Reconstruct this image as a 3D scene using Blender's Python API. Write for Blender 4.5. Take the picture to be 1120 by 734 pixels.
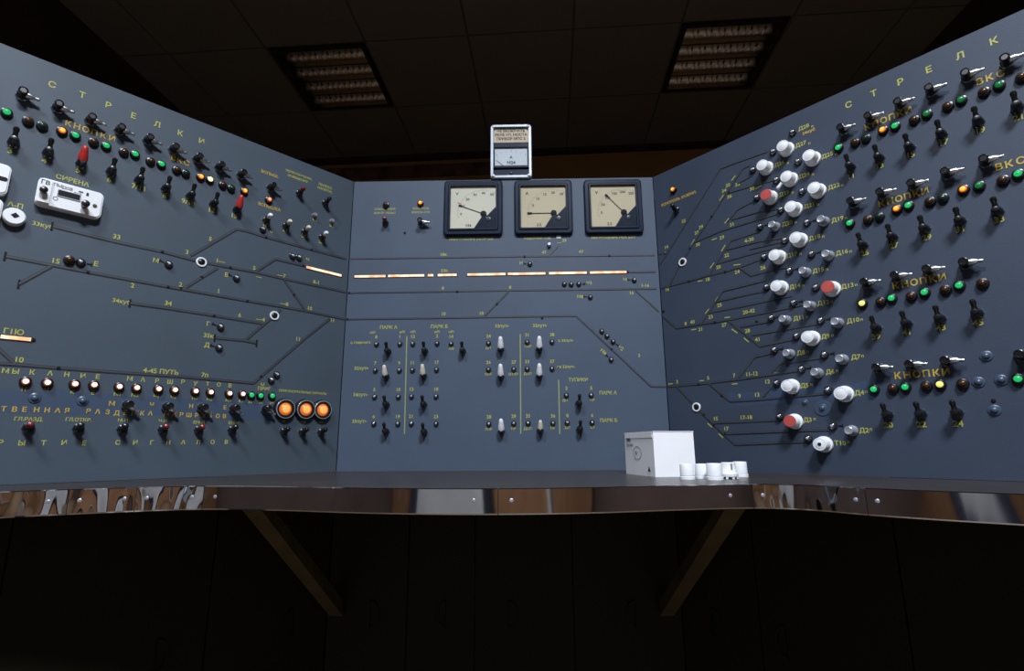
import bpy, math, random
import numpy as np
from mathutils import Matrix, Vector
random.seed(7)
for o in list(bpy.data.objects): bpy.data.objects.remove(o, do_unlink=True)
SC = bpy.context.scene
COL = SC.collection

# ------------------------------------------------------------------ camera
DESK = 0.75                                     # height of the desk top above the floor
F_PX, PITCH, YAW, ROLL = 573.8, 0.2090, -0.0190, -0.0056
CAM = np.array([0.0508, -1.3829, 0.0604 + DESK])
def basis(p, y, r):
    f = np.array([math.sin(y)*math.cos(p), math.cos(y)*math.cos(p), math.sin(p)])
    rt = np.array([math.cos(y), -math.sin(y), 0.0]); up = np.cross(rt, f)
    c, s = math.cos(r), math.sin(r)
    return c*rt + s*up, -s*rt + c*up, f
RT, UP, FW = basis(PITCH, YAW, ROLL)
cd = bpy.data.cameras.new('camera'); cam = bpy.data.objects.new('camera', cd); COL.objects.link(cam)
cd.sensor_width = 36.0; cd.lens = F_PX/1120.0*36.0; cd.clip_start = 0.02; cd.clip_end = 50
m = Matrix.Identity(4)
for i in range(3):
    m[i][0] = RT[i]; m[i][1] = UP[i]; m[i][2] = -FW[i]; m[i][3] = CAM[i]
cam.matrix_world = m
SC.camera = cam
SC.view_settings.view_transform = 'Standard'; SC.view_settings.look = 'None'
SC.view_settings.gamma = 1.0; SC.view_settings.exposure = 0.0
try: SC.view_settings.use_curve_mapping = False
except Exception: pass
# ------------------------------------------------------------------ world: a closed room, next to no ambient light
wd = bpy.data.worlds.new('world'); SC.world = wd; wd.use_nodes = True
bg = wd.node_tree.nodes['Background']; bg.inputs[0].default_value = (0.5, 0.6, 0.8, 1); bg.inputs[1].default_value = 0.01
CEIL = DESK + 2.40
LAMP_POWER = {-1: 47.0, 1: 112.0}                # watts of the two burning ceiling fixtures (left one weakened to keep the right panel darker)
LAMP_COLOUR = (0.87, 0.92, 1.0)
ROOM_ROT = math.radians(-3.0); ROOM_O = (0.074, 1.523)
TILE = 0.61

# ------------------------------------------------------------------ materials
def mat(name, col, rough=0.5, metal=0.0, emit=None, es=0.0, noise=0.0, nscale=20.0, bump=0.0, bscale=200.0, spec=None, coat=0.0, stretch=(1,1,1)):
    mt = bpy.data.materials.new(name); mt.use_nodes = True
    nt = mt.node_tree; b = nt.nodes['Principled BSDF']
    b.inputs['Base Color'].default_value = (*col, 1); b.inputs['Roughness'].default_value = rough; b.inputs['Metallic'].default_value = metal
    if spec is not None: b.inputs['Specular IOR Level'].default_value = spec
    if coat: b.inputs['Coat Weight'].default_value = coat
    if emit: b.inputs['Emission Color'].default_value = (*emit, 1); b.inputs['Emission Strength'].default_value = es
    tc = None
    if noise or bump:
        tc = nt.nodes.new('ShaderNodeTexCoord'); mp = nt.nodes.new('ShaderNodeMapping'); mp.inputs['Scale'].default_value = stretch
        nt.links.new(tc.outputs['Object'], mp.inputs['Vector'])
    if noise:
        n = nt.nodes.new('ShaderNodeTexNoise'); n.inputs['Scale'].default_value = nscale; n.inputs['Detail'].default_value = 5
        nt.links.new(mp.outputs[0], n.inputs['Vector'])
        r = nt.nodes.new('ShaderNodeValToRGB')
        r.color_ramp.elements[0].position = 0.25; r.color_ramp.elements[1].position = 0.75
        r.color_ramp.elements[0].color = (*[c*(1-noise) for c in col], 1); r.color_ramp.elements[1].color = (*[min(1, c*(1+noise)) for c in col], 1)
        nt.links.new(n.outputs['Fac'], r.inputs[0]); nt.links.new(r.outputs[0], b.inputs['Base Color'])
    if bump:
        n2 = nt.nodes.new('ShaderNodeTexNoise'); n2.inputs['Scale'].default_value = bscale; n2.inputs['Detail'].default_value = 3
        nt.links.new(mp.outputs[0], n2.inputs['Vector'])
        bp = nt.nodes.new('ShaderNodeBump'); bp.inputs['Strength'].default_value = bump; bp.inputs['Distance'].default_value = 0.002
        nt.links.new(n2.outputs['Fac'], bp.inputs['Height']); nt.links.new(bp.outputs[0], b.inputs['Normal'])
    return mt

def panel_paint(name, col, patches):
    """grey-blue enamel with uneven wear; patches = boxes (u0,u1,v0,v1) that were repainted in a bluer enamel"""
    mt = mat(name, col, rough=0.55, noise=0.10, nscale=6.0, bump=0.10, bscale=350.0, spec=0.3)
    nt = mt.node_tree; b = nt.nodes['Principled BSDF']
    base = b.inputs['Base Color'].links[0].from_socket
    tc = nt.nodes.new('ShaderNodeTexCoord'); sp = nt.nodes.new('ShaderNodeSeparateXYZ')
    nz = nt.nodes.new('ShaderNodeTexNoise'); nz.inputs['Scale'].default_value = 30; nz.inputs['Detail'].default_value = 3
    nt.links.new(tc.outputs['Object'], nz.inputs['Vector'])
    off = nt.nodes.new('ShaderNodeVectorMath'); off.operation = 'SCALE'; off.inputs['Scale'].default_value = 0.02
    sub = nt.nodes.new('ShaderNodeVectorMath'); sub.operation = 'SUBTRACT'; sub.inputs[1].default_value = (0.5, 0.5, 0.5)
    nt.links.new(nz.outputs['Color'], sub.inputs[0]); nt.links.new(sub.outputs[0], off.inputs[0])
    ad = nt.nodes.new('ShaderNodeVectorMath'); ad.operation = 'ADD'
    nt.links.new(tc.outputs['Object'], ad.inputs[0]); nt.links.new(off.outputs[0], ad.inputs[1]); nt.links.new(ad.outputs[0], sp.inputs[0])
    cur = base
    def M(op, a, c):
        n = nt.nodes.new('ShaderNodeMath'); n.operation = op
        for i, x in enumerate((a, c)):
            if isinstance(x, (int, float)): n.inputs[i].default_value = x
            else: nt.links.new(x, n.inputs[i])
        return n.outputs[0]
    for (u0, u1, v0, v1) in patches:
        k = M('MULTIPLY', M('MULTIPLY', M('GREATER_THAN', sp.outputs[0], u0), M('LESS_THAN', sp.outputs[0], u1)),
              M('MULTIPLY', M('GREATER_THAN', sp.outputs[2], v0), M('LESS_THAN', sp.outputs[2], v1)))
        mx = nt.nodes.new('ShaderNodeMix'); mx.data_type = 'RGBA'
        nt.links.new(M('MULTIPLY', k, 0.55), mx.inputs['Factor']); nt.links.new(cur, mx.inputs['A']); mx.inputs['B'].default_value = (0.034, 0.062, 0.125, 1)
        cur = mx.outputs['Result']
    nt.links.new(cur, b.inputs['Base Color'])
    return mt

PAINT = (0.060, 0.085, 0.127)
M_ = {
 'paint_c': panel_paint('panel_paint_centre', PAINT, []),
 'paint_l': panel_paint('panel_paint_left_shaded', (0.055, 0.075, 0.101), [(-0.70, -0.17, 0.125, 0.165)]),  # own greyer tone, slightly darkened for the light lost at this side
 'paint_r': panel_paint('panel_paint_right_shaded', (0.036, 0.050, 0.079), [(0.16, 0.47, 0.150, 0.180)]),  # own bluer tone, with the fall-off of light painted in as darker colour
 'groove': mat('track_edge', (0.016, 0.019, 0.025), 0.6, noise=.3),
 'track': mat('track_strip', (0.048, 0.055, 0.066), 0.45, noise=.2),
 'black': mat('black_bakelite', (0.008, 0.008, 0.009), 0.28, noise=.2),
 'blackmatt': mat('black_matt', (0.006, 0.006, 0.007), 0.6, noise=.2, spec=0.2),
 'gloss': mat('black_gloss_lens', (0.010, 0.010, 0.012), 0.26, noise=.2, spec=1.0, coat=1.0),
 'chrome': mat('chrome', (0.50, 0.53, 0.58), 0.34, 1.0, noise=.1),
 'steel': mat('worn_steel', (0.40, 0.42, 0.48), 0.34, 0.55, noise=.2),
 'white': mat('white_plastic', (0.76, 0.78, 0.81), 0.4, noise=.04),
 'ivory': mat('ivory_plastic', (0.62, 0.58, 0.48), 0.4, noise=.06),
 'red': mat('red_plastic', (0.42, 0.02, 0.015), 0.4, noise=.1),
 'redface': mat('red_cap_face', (0.48, 0.075, 0.065), 0.5, noise=.15, nscale=60),
 'darkred': mat('dark_red_plastic', (0.16, 0.012, 0.012), 0.3, noise=.1),
 'yellow': mat('yellow_lettering', (0.37, 0.375, 0.072), 0.6, noise=.15),
 'amberletter': mat('orange_yellow_lettering', (0.48, 0.33, 0.03), 0.6, noise=.15),
 'paper_line': mat('yellow_line', (0.25, 0.30, 0.12), 0.6, noise=.1),
 'ink': mat('black_ink', (0.02, 0.02, 0.025), 0.7, noise=.1),
 'greyink': mat('grey_ink', (0.22, 0.23, 0.26), 0.7, noise=.1),
 'blueplug': mat('painted_plug', (0.045, 0.070, 0.115), 0.3, noise=.15),
 'meter': mat('meter_case', (0.009, 0.017, 0.036), 0.38, noise=.2, spec=0.10),
 'dial': mat('cream_dial', (0.58, 0.49, 0.33), 0.6, noise=.05, nscale=8),
 'dialw': mat('pale_dial', (0.68, 0.64, 0.52), 0.6, noise=.05, nscale=8),
 'dialb': mat('white_dial', (0.62, 0.66, 0.72), 0.6, noise=.05, nscale=8),
 'label': mat('paper_label', (0.52, 0.45, 0.33), 0.7, noise=.1, nscale=40),
 'greyframe': mat('grey_metal_frame', (0.30, 0.33, 0.38), 0.4, 0.3, noise=.15),
 'carton': mat('white_carton', (0.86, 0.87, 0.90), 0.6, noise=.03),
 'desk': mat('dark_laminate', (0.030, 0.024, 0.022), 0.32, noise=.25, nscale=6, bump=.05, bscale=90, stretch=(1, 6, 1)),
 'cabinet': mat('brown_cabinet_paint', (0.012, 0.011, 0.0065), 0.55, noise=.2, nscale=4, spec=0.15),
 'brace': mat('brace_paint', (0.075, 0.061, 0.032), 0.5, noise=.3, nscale=20, spec=.2),
 'tile': mat('ceiling_tile', (0.215, 0.20, 0.175), 0.9, noise=.08, nscale=3, bump=.2, bscale=60),
 'grid': mat('ceiling_grid', (0.11, 0.10, 0.085), 0.7, noise=.1),
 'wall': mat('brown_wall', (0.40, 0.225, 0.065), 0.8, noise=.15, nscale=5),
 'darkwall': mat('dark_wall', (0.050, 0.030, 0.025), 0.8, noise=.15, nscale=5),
 'frontwall': mat('pale_wall', (0.42, 0.42, 0.43), 0.8, noise=.1, nscale=5),
 'floor': mat('brown_floor', (0.105, 0.070, 0.040), 0.45, noise=.25, nscale=4, stretch=(1, 8, 1)),
 'wood': mat('varnished_wood', (0.17, 0.085, 0.042), 0.4, noise=.3, nscale=3, stretch=(8, 8, 1)),
 'mirror': mat('louvre_aluminium', (0.66, 0.62, 0.55), 0.22, 1.0, noise=.05),
 'housing': mat('fixture_housing', (0.02, 0.02, 0.02), 0.6, noise=.1),
 'cloth': mat('dark_cloth', (0.02, 0.025, 0.05), 0.9, noise=.2),
 'cardboard': mat('brown_cardboard', (0.28, 0.15, 0.08), 0.85, noise=.35, nscale=14),
 'skyglass': mat('daylit_pane', (0.1, 0.12, 0.15), 0.2, emit=(0.55, 0.7, 1.0), es=0.5, noise=.1),
 'diffuser': mat('lit_diffuser', (0.8, 0.8, 0.8), 0.6, emit=(0.86, 0.93, 1.0), es=2.5, noise=.02),
 'jewel': mat('unlit_lens_glint', (0.34, 0.37, 0.42), 0.15, noise=.1),  # pale grey lens tip, also paints in the glint of the lamps
 # lamp lenses
 'green_on': mat('green_lens_lit', (0.01, 0.12, 0.04), 0.2, emit=(0.015, 0.62, 0.17), es=0.75, noise=.1),
 'green_dim': mat('green_lens_dim', (0.01, 0.10, 0.03), 0.2, emit=(0.01, 0.30, 0.07), es=0.35, noise=.1),
 'green_off': mat('green_lens_off', (0.008, 0.035, 0.022), 0.2, noise=.1),
 'amber_on': mat('amber_lens_lit', (0.5, 0.12, 0.01), 0.2, emit=(1.0, 0.42, 0.05), es=1.6, noise=.1),
 'amber_off': mat('amber_lens_off', (0.055, 0.020, 0.006), 0.2, noise=.1),
 'yellow_on': mat('yellow_lens_lit', (0.5, 0.5, 0.1), 0.2, emit=(0.80, 0.78, 0.20), es=0.9, noise=.1),
 'cream_on': mat('cream_lens_lit', (0.6, 0.5, 0.3), 0.2, emit=(1.0, 0.88, 0.45), es=1.3, noise=.1),
 'white_on': mat('white_lens_lit', (0.8, 0.7, 0.6), 0.2, emit=(1.0, 0.80, 0.62), es=2.6, noise=.1),
 'red_on': mat('red_lens_lit', (0.6, 0.1, 0.05), 0.2, emit=(1.0, 0.30, 0.18), es=1.5, noise=.1),
 'orange_on': mat('orange_lens_lit', (0.6, 0.2, 0.05), 0.3, emit=(1.0, 0.36, 0.09), es=1.0, noise=.1),
 'strip_on': mat('lit_track_lens', (0.6, 0.4, 0.25), 0.3, emit=(1.0, 0.60, 0.30), es=1.0, noise=.1),
}
# lit strips: bulbs behind the diffuser make brighter and warmer spots along the strip
def strip_material(mt):
    nt = mt.node_tree; b = nt.nodes['Principled BSDF']
    tc = nt.nodes.new('ShaderNodeTexCoord'); n = nt.nodes.new('ShaderNodeTexNoise'); n.inputs['Scale'].default_value = 45; n.inputs['Detail'].default_value = 1
    r = nt.nodes.new('ShaderNodeValToRGB'); r.color_ramp.elements[0].position = .36; r.color_ramp.elements[1].position = .60
    r.color_ramp.elements[0].color = (0.85, 0.30, 0.10, 1); r.color_ramp.elements[1].color = (1.0, 0.80, 0.55, 1)
    oi = nt.nodes.new('ShaderNodeObjectInfo'); ad = nt.nodes.new('ShaderNodeVectorMath'); ad.operation = 'ADD'
    nt.links.new(tc.outputs['Object'], ad.inputs[0]); nt.links.new(oi.outputs['Location'], ad.inputs[1])
    nt.links.new(ad.outputs[0], n.inputs['Vector']); nt.links.new(n.outputs['Fac'], r.inputs[0]); nt.links.new(r.outputs[0], b.inputs['Emission Color'])
strip_material(M_['strip_on'])
# polished steel edging, dented and rippled
def band_material(name, sc, dist):
    mt = mat(name, (0.66, 0.66, 0.67), 0.07, 1.0, noise=.12, nscale=9)
    nt = mt.node_tree; b = nt.nodes['Principled BSDF']
    tc = nt.nodes.new('ShaderNodeTexCoord'); mp = nt.nodes.new('ShaderNodeMapping'); mp.inputs['Scale'].default_value = (1, 1, 0.35)
    n = nt.nodes.new('ShaderNodeTexNoise'); n.inputs['Scale'].default_value = sc; n.inputs['Detail'].default_value = 1.0
    nt.links.new(tc.outputs['Object'], mp.inputs[0]); nt.links.new(mp.outputs[0], n.inputs['Vector'])
    bp = nt.nodes.new('ShaderNodeBump'); bp.inputs['Strength'].default_value = 1.0; bp.inputs['Distance'].default_value = dist
    nt.links.new(n.outputs['Fac'], bp.inputs['Height']); nt.links.new(bp.outputs[0], b.inputs['Normal'])
    return mt
M_['band'] = band_material('polished_steel_edge', 9, 0.006)
M_['band_dented'] = band_material('dented_steel_edge', 26, 0.014)
def glass_material():
    mt = bpy.data.materials.new('clear_glass'); mt.use_nodes = True; nt = mt.node_tree
    for n in list(nt.nodes): nt.nodes.remove(n)
    out = nt.nodes.new('ShaderNodeOutputMaterial'); tr = nt.nodes.new('ShaderNodeBsdfTransparent'); gl = nt.nodes.new('ShaderNodeBsdfGlossy')
    tr.inputs[0].default_value = (0.96, 0.97, 0.97, 1); gl.inputs['Roughness'].default_value = 0.03
    lw = nt.nodes.new('ShaderNodeLayerWeight'); lw.inputs[0].default_value = 0.5; pw = nt.nodes.new('ShaderNodeMath'); pw.operation = 'POWER'; pw.inputs[1].default_value = 4.0
    fr = nt.nodes.new('ShaderNodeMath'); fr.operation = 'MULTIPLY_ADD'; fr.inputs[1].default_value = 0.5; fr.inputs[2].default_value = 0.03
    mx = nt.nodes.new('ShaderNodeMixShader')
    nt.links.new(lw.outputs['Facing'], pw.inputs[0]); nt.links.new(pw.outputs[0], fr.inputs[0])
    nt.links.new(fr.outputs[0], mx.inputs[0]); nt.links.new(tr.outputs[0], mx.inputs[1]); nt.links.new(gl.outputs[0], mx.inputs[2]); nt.links.new(mx.outputs[0], out.inputs[0])
    return mt
M_['glass'] = glass_material()

# ------------------------------------------------------------------ mesh helpers
# face-mounted parts are drawn with x right, y up, z out of the panel; conv=True turns that into panel space (x, -z, y)
class MB:
    def __init__(s): s.v = []; s.f = []; s.mi = []
    def add(s, vs, fs, mi=0):
        o = len(s.v); s.v += [tuple(v) for v in vs]; s.f += [tuple(i+o for i in f) for f in fs]; s.mi += [mi]*len(fs); return s
    def box(s, x0, x1, y0, y1, z0, z1, mi=0, taper=0.0):
        t = taper
        vs = [(x0,y0,z0),(x1,y0,z0),(x1,y1,z0),(x0,y1,z0),(x0+t,y0+t,z1),(x1-t,y0+t,z1),(x1-t,y1-t,z1),(x0+t,y1-t,z1)]
        return s.add(vs, [(3,2,1,0),(4,5,6,7),(0,1,5,4),(1,2,6,5),(2,3,7,6),(3,0,4,7)], mi)
    def lathe(s, prof, n=14, mi=0, M=None):
        vs = []
        for r, z in prof:
            for k in range(n):
                a = 2*math.pi*k/n; vs.append((r*math.cos(a), r*math.sin(a), z))
        fs = []
        for i in range(len(prof)-1):
            for k in range(n): fs.append((i*n+k, i*n+(k+1)%n, (i+1)*n+(k+1)%n, (i+1)*n+k))
        fs.append(tuple(range(n))[::-1]); L = (len(prof)-1)*n; fs.append(tuple(L+k for k in range(n)))
        if M is not None: vs = [tuple(M @ Vector(v)) for v in vs]
        return s.add(vs, fs, mi)
    def tube(s, p0, p1, prof, n=12, mi=0):
        """lathe of prof [(r, t)] with t in metres along p0->p1"""
        p0 = Vector(p0); d = (Vector(p1)-p0).normalized(); q = Vector((0,0,1)).rotation_difference(d)
        return s.lathe(prof, n, mi, Matrix.Translation(p0) @ q.to_matrix().to_4x4())
    def prism(s, pts, z0, z1, mi=0, inset=0.0):
        n = len(pts); cx = sum(p[0] for p in pts)/n; cy = sum(p[1] for p in pts)/n
        vs = [(x,y,z0) for x,y in pts]
        top = []
        for x, y in pts:
            d = math.hypot(x-cx, y-cy) or 1; top.append((x-(x-cx)/d*inset, y-(y-cy)/d*inset, z1))
        fs = [tuple(range(n))[::-1], tuple(range(n, 2*n))] + [(i, (i+1)%n, n+(i+1)%n, n+i) for i in range(n)]
        return s.add(vs+top, fs, mi)
    def ringframe(s, outer, inner, z0, z1, mi=0, bev=0.0):
        """frame between two outlines of equal count"""
        n = len(outer)
        vs = [(x,y,z0) for x,y in outer] + [(x,y,z1-bev) for x,y in outer]
        cx = sum(p[0] for p in outer)/n; cy = sum(p[1] for p in outer)/n
        def tow(p, k): d = math.hypot(p[0]-cx, p[1]-cy); return (p[0]-(p[0]-cx)/d*k, p[1]-(p[1]-cy)/d*k)
        vs += [(*tow(p, bev), z1) for p in outer] + [(x,y,z1) for x,y in inner] + [(x,y,z0) for x,y in inner]
        fs = []
        for a in range(4):
            for i in range(n): fs.append((a*n+i, a*n+(i+1)%n, (a+1)*n+(i+1)%n, (a+1)*n+i))
        for i in range(n): fs.append((4*n+i, 4*n+(i+1)%n, (i+1)%n, i))
        return s.add(vs, fs, mi)
    def mesh(s, name, mats, conv=False, angle=40):
        v = [(x, -z, y) for x, y, z in s.v] if conv else s.v
        me = bpy.data.meshes.new(name); me.from_pydata(v, [], s.f)
        for k in (mats if isinstance(mats, (list, tuple)) else [mats]): me.materials.append(M_[k])
        me.polygons.foreach_set('material_index', s.mi)
        me.polygons.foreach_set('use_smooth', [True]*len(s.f)); me.set_sharp_from_angle(angle=math.radians(angle))
        me.validate(); me.update(); return me
def rrect(w, h, r, n=4, cx=0, cy=0):
    pts = []
    for k, (sx, sy) in enumerate(((1,1),(-1,1),(-1,-1),(1,-1))):
        for i in range(n+1):
            a = math.pi/2*(k + i/n); pts.append((cx+sx*(w/2-r)+r*math.cos(a), cy+sy*(h/2-r)+r*math.sin(a)))
    return pts
def link(name, data, parent=None, loc=(0,0,0), rot=None):
    o = bpy.data.objects.new(name, data); COL.objects.link(o); o.location = loc
    if rot: o.rotation_euler = rot
    if parent: o.parent = parent
    return o
def tag(o, label=None, cat=None, group=None, kind=None):
    if label: o['label'] = label
    if cat: o['category'] = cat
    if group: o['group'] = group
    if kind: o['kind'] = kind
    return o
TEXT = {}
def text_mesh(s, size, matk, align='CENTER', spacing=1.0):
    key = (s, round(size, 4), matk, align, spacing)
    if key in TEXT: return TEXT[key]
    cu = bpy.data.curves.new('lettering', 'FONT'); cu.body = s; cu.size = size; cu.align_x = align; cu.align_y = 'CENTER'
    cu.resolution_u = 2; cu.space_character = spacing; cu.offset = size*0.022; cu.extrude = 0.00015
    to = bpy.data.objects.new('t', cu); COL.objects.link(to)
    dg = bpy.context.evaluated_depsgraph_get(); me = bpy.data.meshes.new_from_object(to.evaluated_get(dg))
    bpy.data.objects.remove(to, do_unlink=True)
    me.transform(Matrix(((1,0,0,0),(0,0,-1,0),(0,1,0,0),(0,0,0,1))))
    me.materials.clear(); me.materials.append(M_[matk]); me.name = 'lettering'
    TEXT[key] = me; return me

# ------------------------------------------------------------------ the room
def room_pt(x, y, z=0.0):
    c, s = math.cos(ROOM_ROT), math.sin(ROOM_ROT); return (ROOM_O[0]+c*x-s*y, ROOM_O[1]+s*x+c*y, z)
def room_obj(name, mb, mk, kind='structure', parent=None, loc=(0,0,0)):
    o = link(name, mb.mesh(name, mk), parent)
    if not parent: o.location = room_pt(loc[0], loc[1], loc[2]); o.rotation_euler = (0,0,ROOM_ROT)
    else: o.location = loc
    if kind: o['kind'] = kind
    return o
XL, XR, YB, YF = -2.44, 2.44, 0.985, -6.10       # room walls in room coordinates (YB behind the panels)
room_obj('floor', MB().box(XL, XR, YF, YB, -0.1, 0), 'floor')
ceiling = room_obj('ceiling', MB().box(XL, XR, YF, YB, 0.10, 0.20), 'grid', loc=(0,0,CEIL))
room_obj('wall_back', MB().box(XL-.1, XR+.1, YB, YB+.1, 0, CEIL+.2), 'wall')
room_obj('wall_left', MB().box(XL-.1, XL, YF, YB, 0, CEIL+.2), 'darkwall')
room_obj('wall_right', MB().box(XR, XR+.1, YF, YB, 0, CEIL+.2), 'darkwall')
wf = room_obj('wall_front', MB().box(XL-.1, XR+.1, YF-.1, YF, 0, CEIL+.2), 'frontwall')
room_obj('trim_1', MB().box(XL, XR, YB-.072, YB, CEIL-.022, CEIL+.02), 'darkwall')
M_['frieze'] = mat('patchy_frieze', (0.16, 0.075, 0.045), 0.8, noise=.9, nscale=7)
room_obj('trim_2', MB().box(-1.7, .02, YB-.012, YB, CEIL-.17, CEIL-.06), 'frieze')
w1 = room_obj('window_1', MB().ringframe([(-1.5,.95),(-.1,.95),(-.1,2.35),(-1.5,2.35)], [(-1.42,1.03),(-.18,1.03),(-.18,2.27),(-1.42,2.27)], 0, .05), 'frontwall', loc=(0, YF, 0))
w1.data.transform(Matrix(((1,0,0,0),(0,0,1,0),(0,1,0,0),(0,0,0,1))))
room_obj('window_pane', MB().box(-1.42, -.18, .004, .010, 1.03, 2.27), 'skyglass', None, w1)
room_obj('window_mullion', MB().box(-.83, -.77, .010, .05, 1.03, 2.27), 'frontwall', None, w1)
def wardrobe(x, w, h, label):  # unseen furniture, added for brown reflections in the steel edging
    r = link('wardrobe', None, None, room_pt(x, YF+.22, 0), (0,0,ROOM_ROT)); tag(r, label, 'wardrobe')
    room_obj('carcass', MB().box(-w/2, w/2, -.20, .20, 0, h), 'wood', None, r)
    for sx in (-1, 1):
        d = room_obj('door', MB().box(min(0, sx*w/2)+.004, max(0, sx*w/2)-.004, .201, .222, .08, h-.01), 'wood', None, r)
        room_obj('handle', MB().box(sx*.04-.008, sx*.04+.008, .222, .245, h*.48, h*.56), 'steel', None, d)
def curtain(x, w, label):  # unseen cloth, added to give the steel edging dark blue reflections
    n = 60; vs = []
    for i in range(n+1):
        a = i/n; xx = -w/2 + w*a; yy = .035*math.sin(a*math.pi*11)
        vs += [(xx, yy, .12), (xx, yy, 2.6), (xx, yy+.006, 2.6), (xx, yy+.006, .12)]
    fs = [(i*4+k, i*4+(k+1)%4, i*4+4+(k+1)%4, i*4+4+k) for i in range(n) for k in range(4)] + [(0,1,2,3), (n*4+3, n*4+2, n*4+1, n*4)]
    o = link('curtain', MB().add(vs, fs).mesh('curtain', 'cloth', angle=80), None, room_pt(x, YF+.09, 0), (0,0,ROOM_ROT)); tag(o, label, 'curtain')
curtain(-.08, .22, 'unseen dark blue pleated curtain added for reflections, between the window and the tall wardrobe'); curtain(-1.57, .24, 'unseen dark blue pleated curtain added for reflections, by the low wardrobe, beside the window')
wardrobe(.55, 1.0, 2.0, 'tall varnished wardrobe added unseen for reflections, by the window facing the console')
wardrobe(-2.05, .7, .85, 'low varnished wardrobe added unseen for reflections, under the window side of the far wall')
wardrobe(1.75, .9, 1.25, 'waist-high varnished wardrobe added unseen for reflections, in the corner facing the console')
lampcells = {(-2, 0), (2, 0), (-1, -6), (1, -6)}
tile_me = MB().box(-.2985, .2985, -.2985, .2985, 0, .028).mesh('ceiling_tile', 'tile')
tee_x = MB().box(XL, XR, -.007, .007, 0.004, .03).mesh('grid_bar', 'grid'); tee_y = MB().box(-.007, .007, YF, YB, 0.004, .03).mesh('grid_bar', 'grid')
for i in range(-3, 5):
    link('grid_bar', tee_y, ceiling, ((i-.5)*TILE, 0, 0))
for j in range(-9, 3):
    if YF < (j-.5)*TILE < YB: link('grid_bar', tee_x, ceiling, (0, (j-.5)*TILE, 0))
for i in range(-4, 5):
    for j in range(-10, 3):
        x, y = i*TILE, j*TILE
        if (i, j) in lampcells or abs(x) > 2.45 or y > YB or y < YF: continue
        if abs(i) == 4 or j in (2, -10):
            hx = .149 if abs(i) == 4 else .2985; cx = x - (math.copysign(.1525, x) if abs(i) == 4 else 0)
            hy = .149 if j in (2, -10) else .2985; cy = y - (.1525 if j == 2 else -.1525 if j == -10 else 0)
            link('ceiling_tile', MB().box(-hx, hx, -hy, hy, 0, .028).mesh('ceiling_tile', 'tile'), ceiling, (cx, cy, 0))
        else: link('ceiling_tile', tile_me, ceiling, (x, y, 0))
def louvre_fixture(i, j, label, lit=False):
    root = link('ceiling_light', None, None, room_pt(i*TILE, j*TILE, CEIL), (0,0,ROOM_ROT)); tag(root, label, 'ceiling light', 'recessed ceiling lights')
    h = .285
    hs = MB().ringframe([(-h,-h),(h,-h),(h,h),(-h,h)], [(-h+.018,-h+.018),(h-.018,-h+.018),(h-.018,h-.018),(-h+.018,h-.018)], -0.006, .026)
    link('housing_frame', hs.mesh('housing_frame', 'housing'), root)
    if lit:
        link('diffuser', MB().box(-.265, .265, -.265, .265, .008, .014).mesh('diffuser', 'diffuser'), root)
        ld = bpy.data.lights.new('ceiling_lamp_glow', 'AREA'); ld.shape = 'SQUARE'; ld.size = .50; ld.energy = LAMP_POWER[i]; ld.color = LAMP_COLOUR
        ld.spread = math.radians(150)
        lo = link('lamp_glow', ld, root, (0, 0, -.012))
        return root
    link('backing', MB().box(-.267, .267, -.267, .267, .085, .090).mesh('backing', 'housing'), root)
    for k in range(4):                            # four curved reflector troughs along x, cross blades over each
        y0 = -.267 + k*.1335
        for sgn in (0, 1):
            pts = []
            for t in range(8):
                a = t/7*math.pi/2
                yy = .062*(1-math.cos(a)); zz = -.002 + .070*math.sin(a)
                pts.append((y0+.004+(yy if not sgn else .1255-yy), zz))
            mb = MB(); vs = [(-.262, p[0], p[1]) for p in pts] + [(.262, p[0], p[1]) for p in pts]
            mb.add(vs, [(i, i+1, 9+i, 8+i) for i in range(7)])
            link('reflector', mb.mesh('reflector', 'mirror'), root)
        link('louvre_rail', MB().box(-.265, .265, y0-.004, y0+.004, -.004, .012).mesh('louvre_rail', 'housing'), root)
        for b in range(1, 7):
            x = -.265 + b*.53/7
            link('louvre_blade', MB().box(x-.0015, x+.0015, y0+.030, y0+.104, -.002, .022).mesh('louvre_blade', 'mirror'), root)
    return root
louvre_fixture(-2, 0, 'unlit louvred ceiling light above the panel with the white meter box')
louvre_fixture(2, 0, 'unlit louvred ceiling light above the panel with red and white capped buttons')
louvre_fixture(-1, -6, 'burning square ceiling light with opal diffuser, on the side of the white meter box', True)
louvre_fixture(1, -6, 'burning square ceiling light with opal diffuser, on the side of the capped buttons', True)

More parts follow.
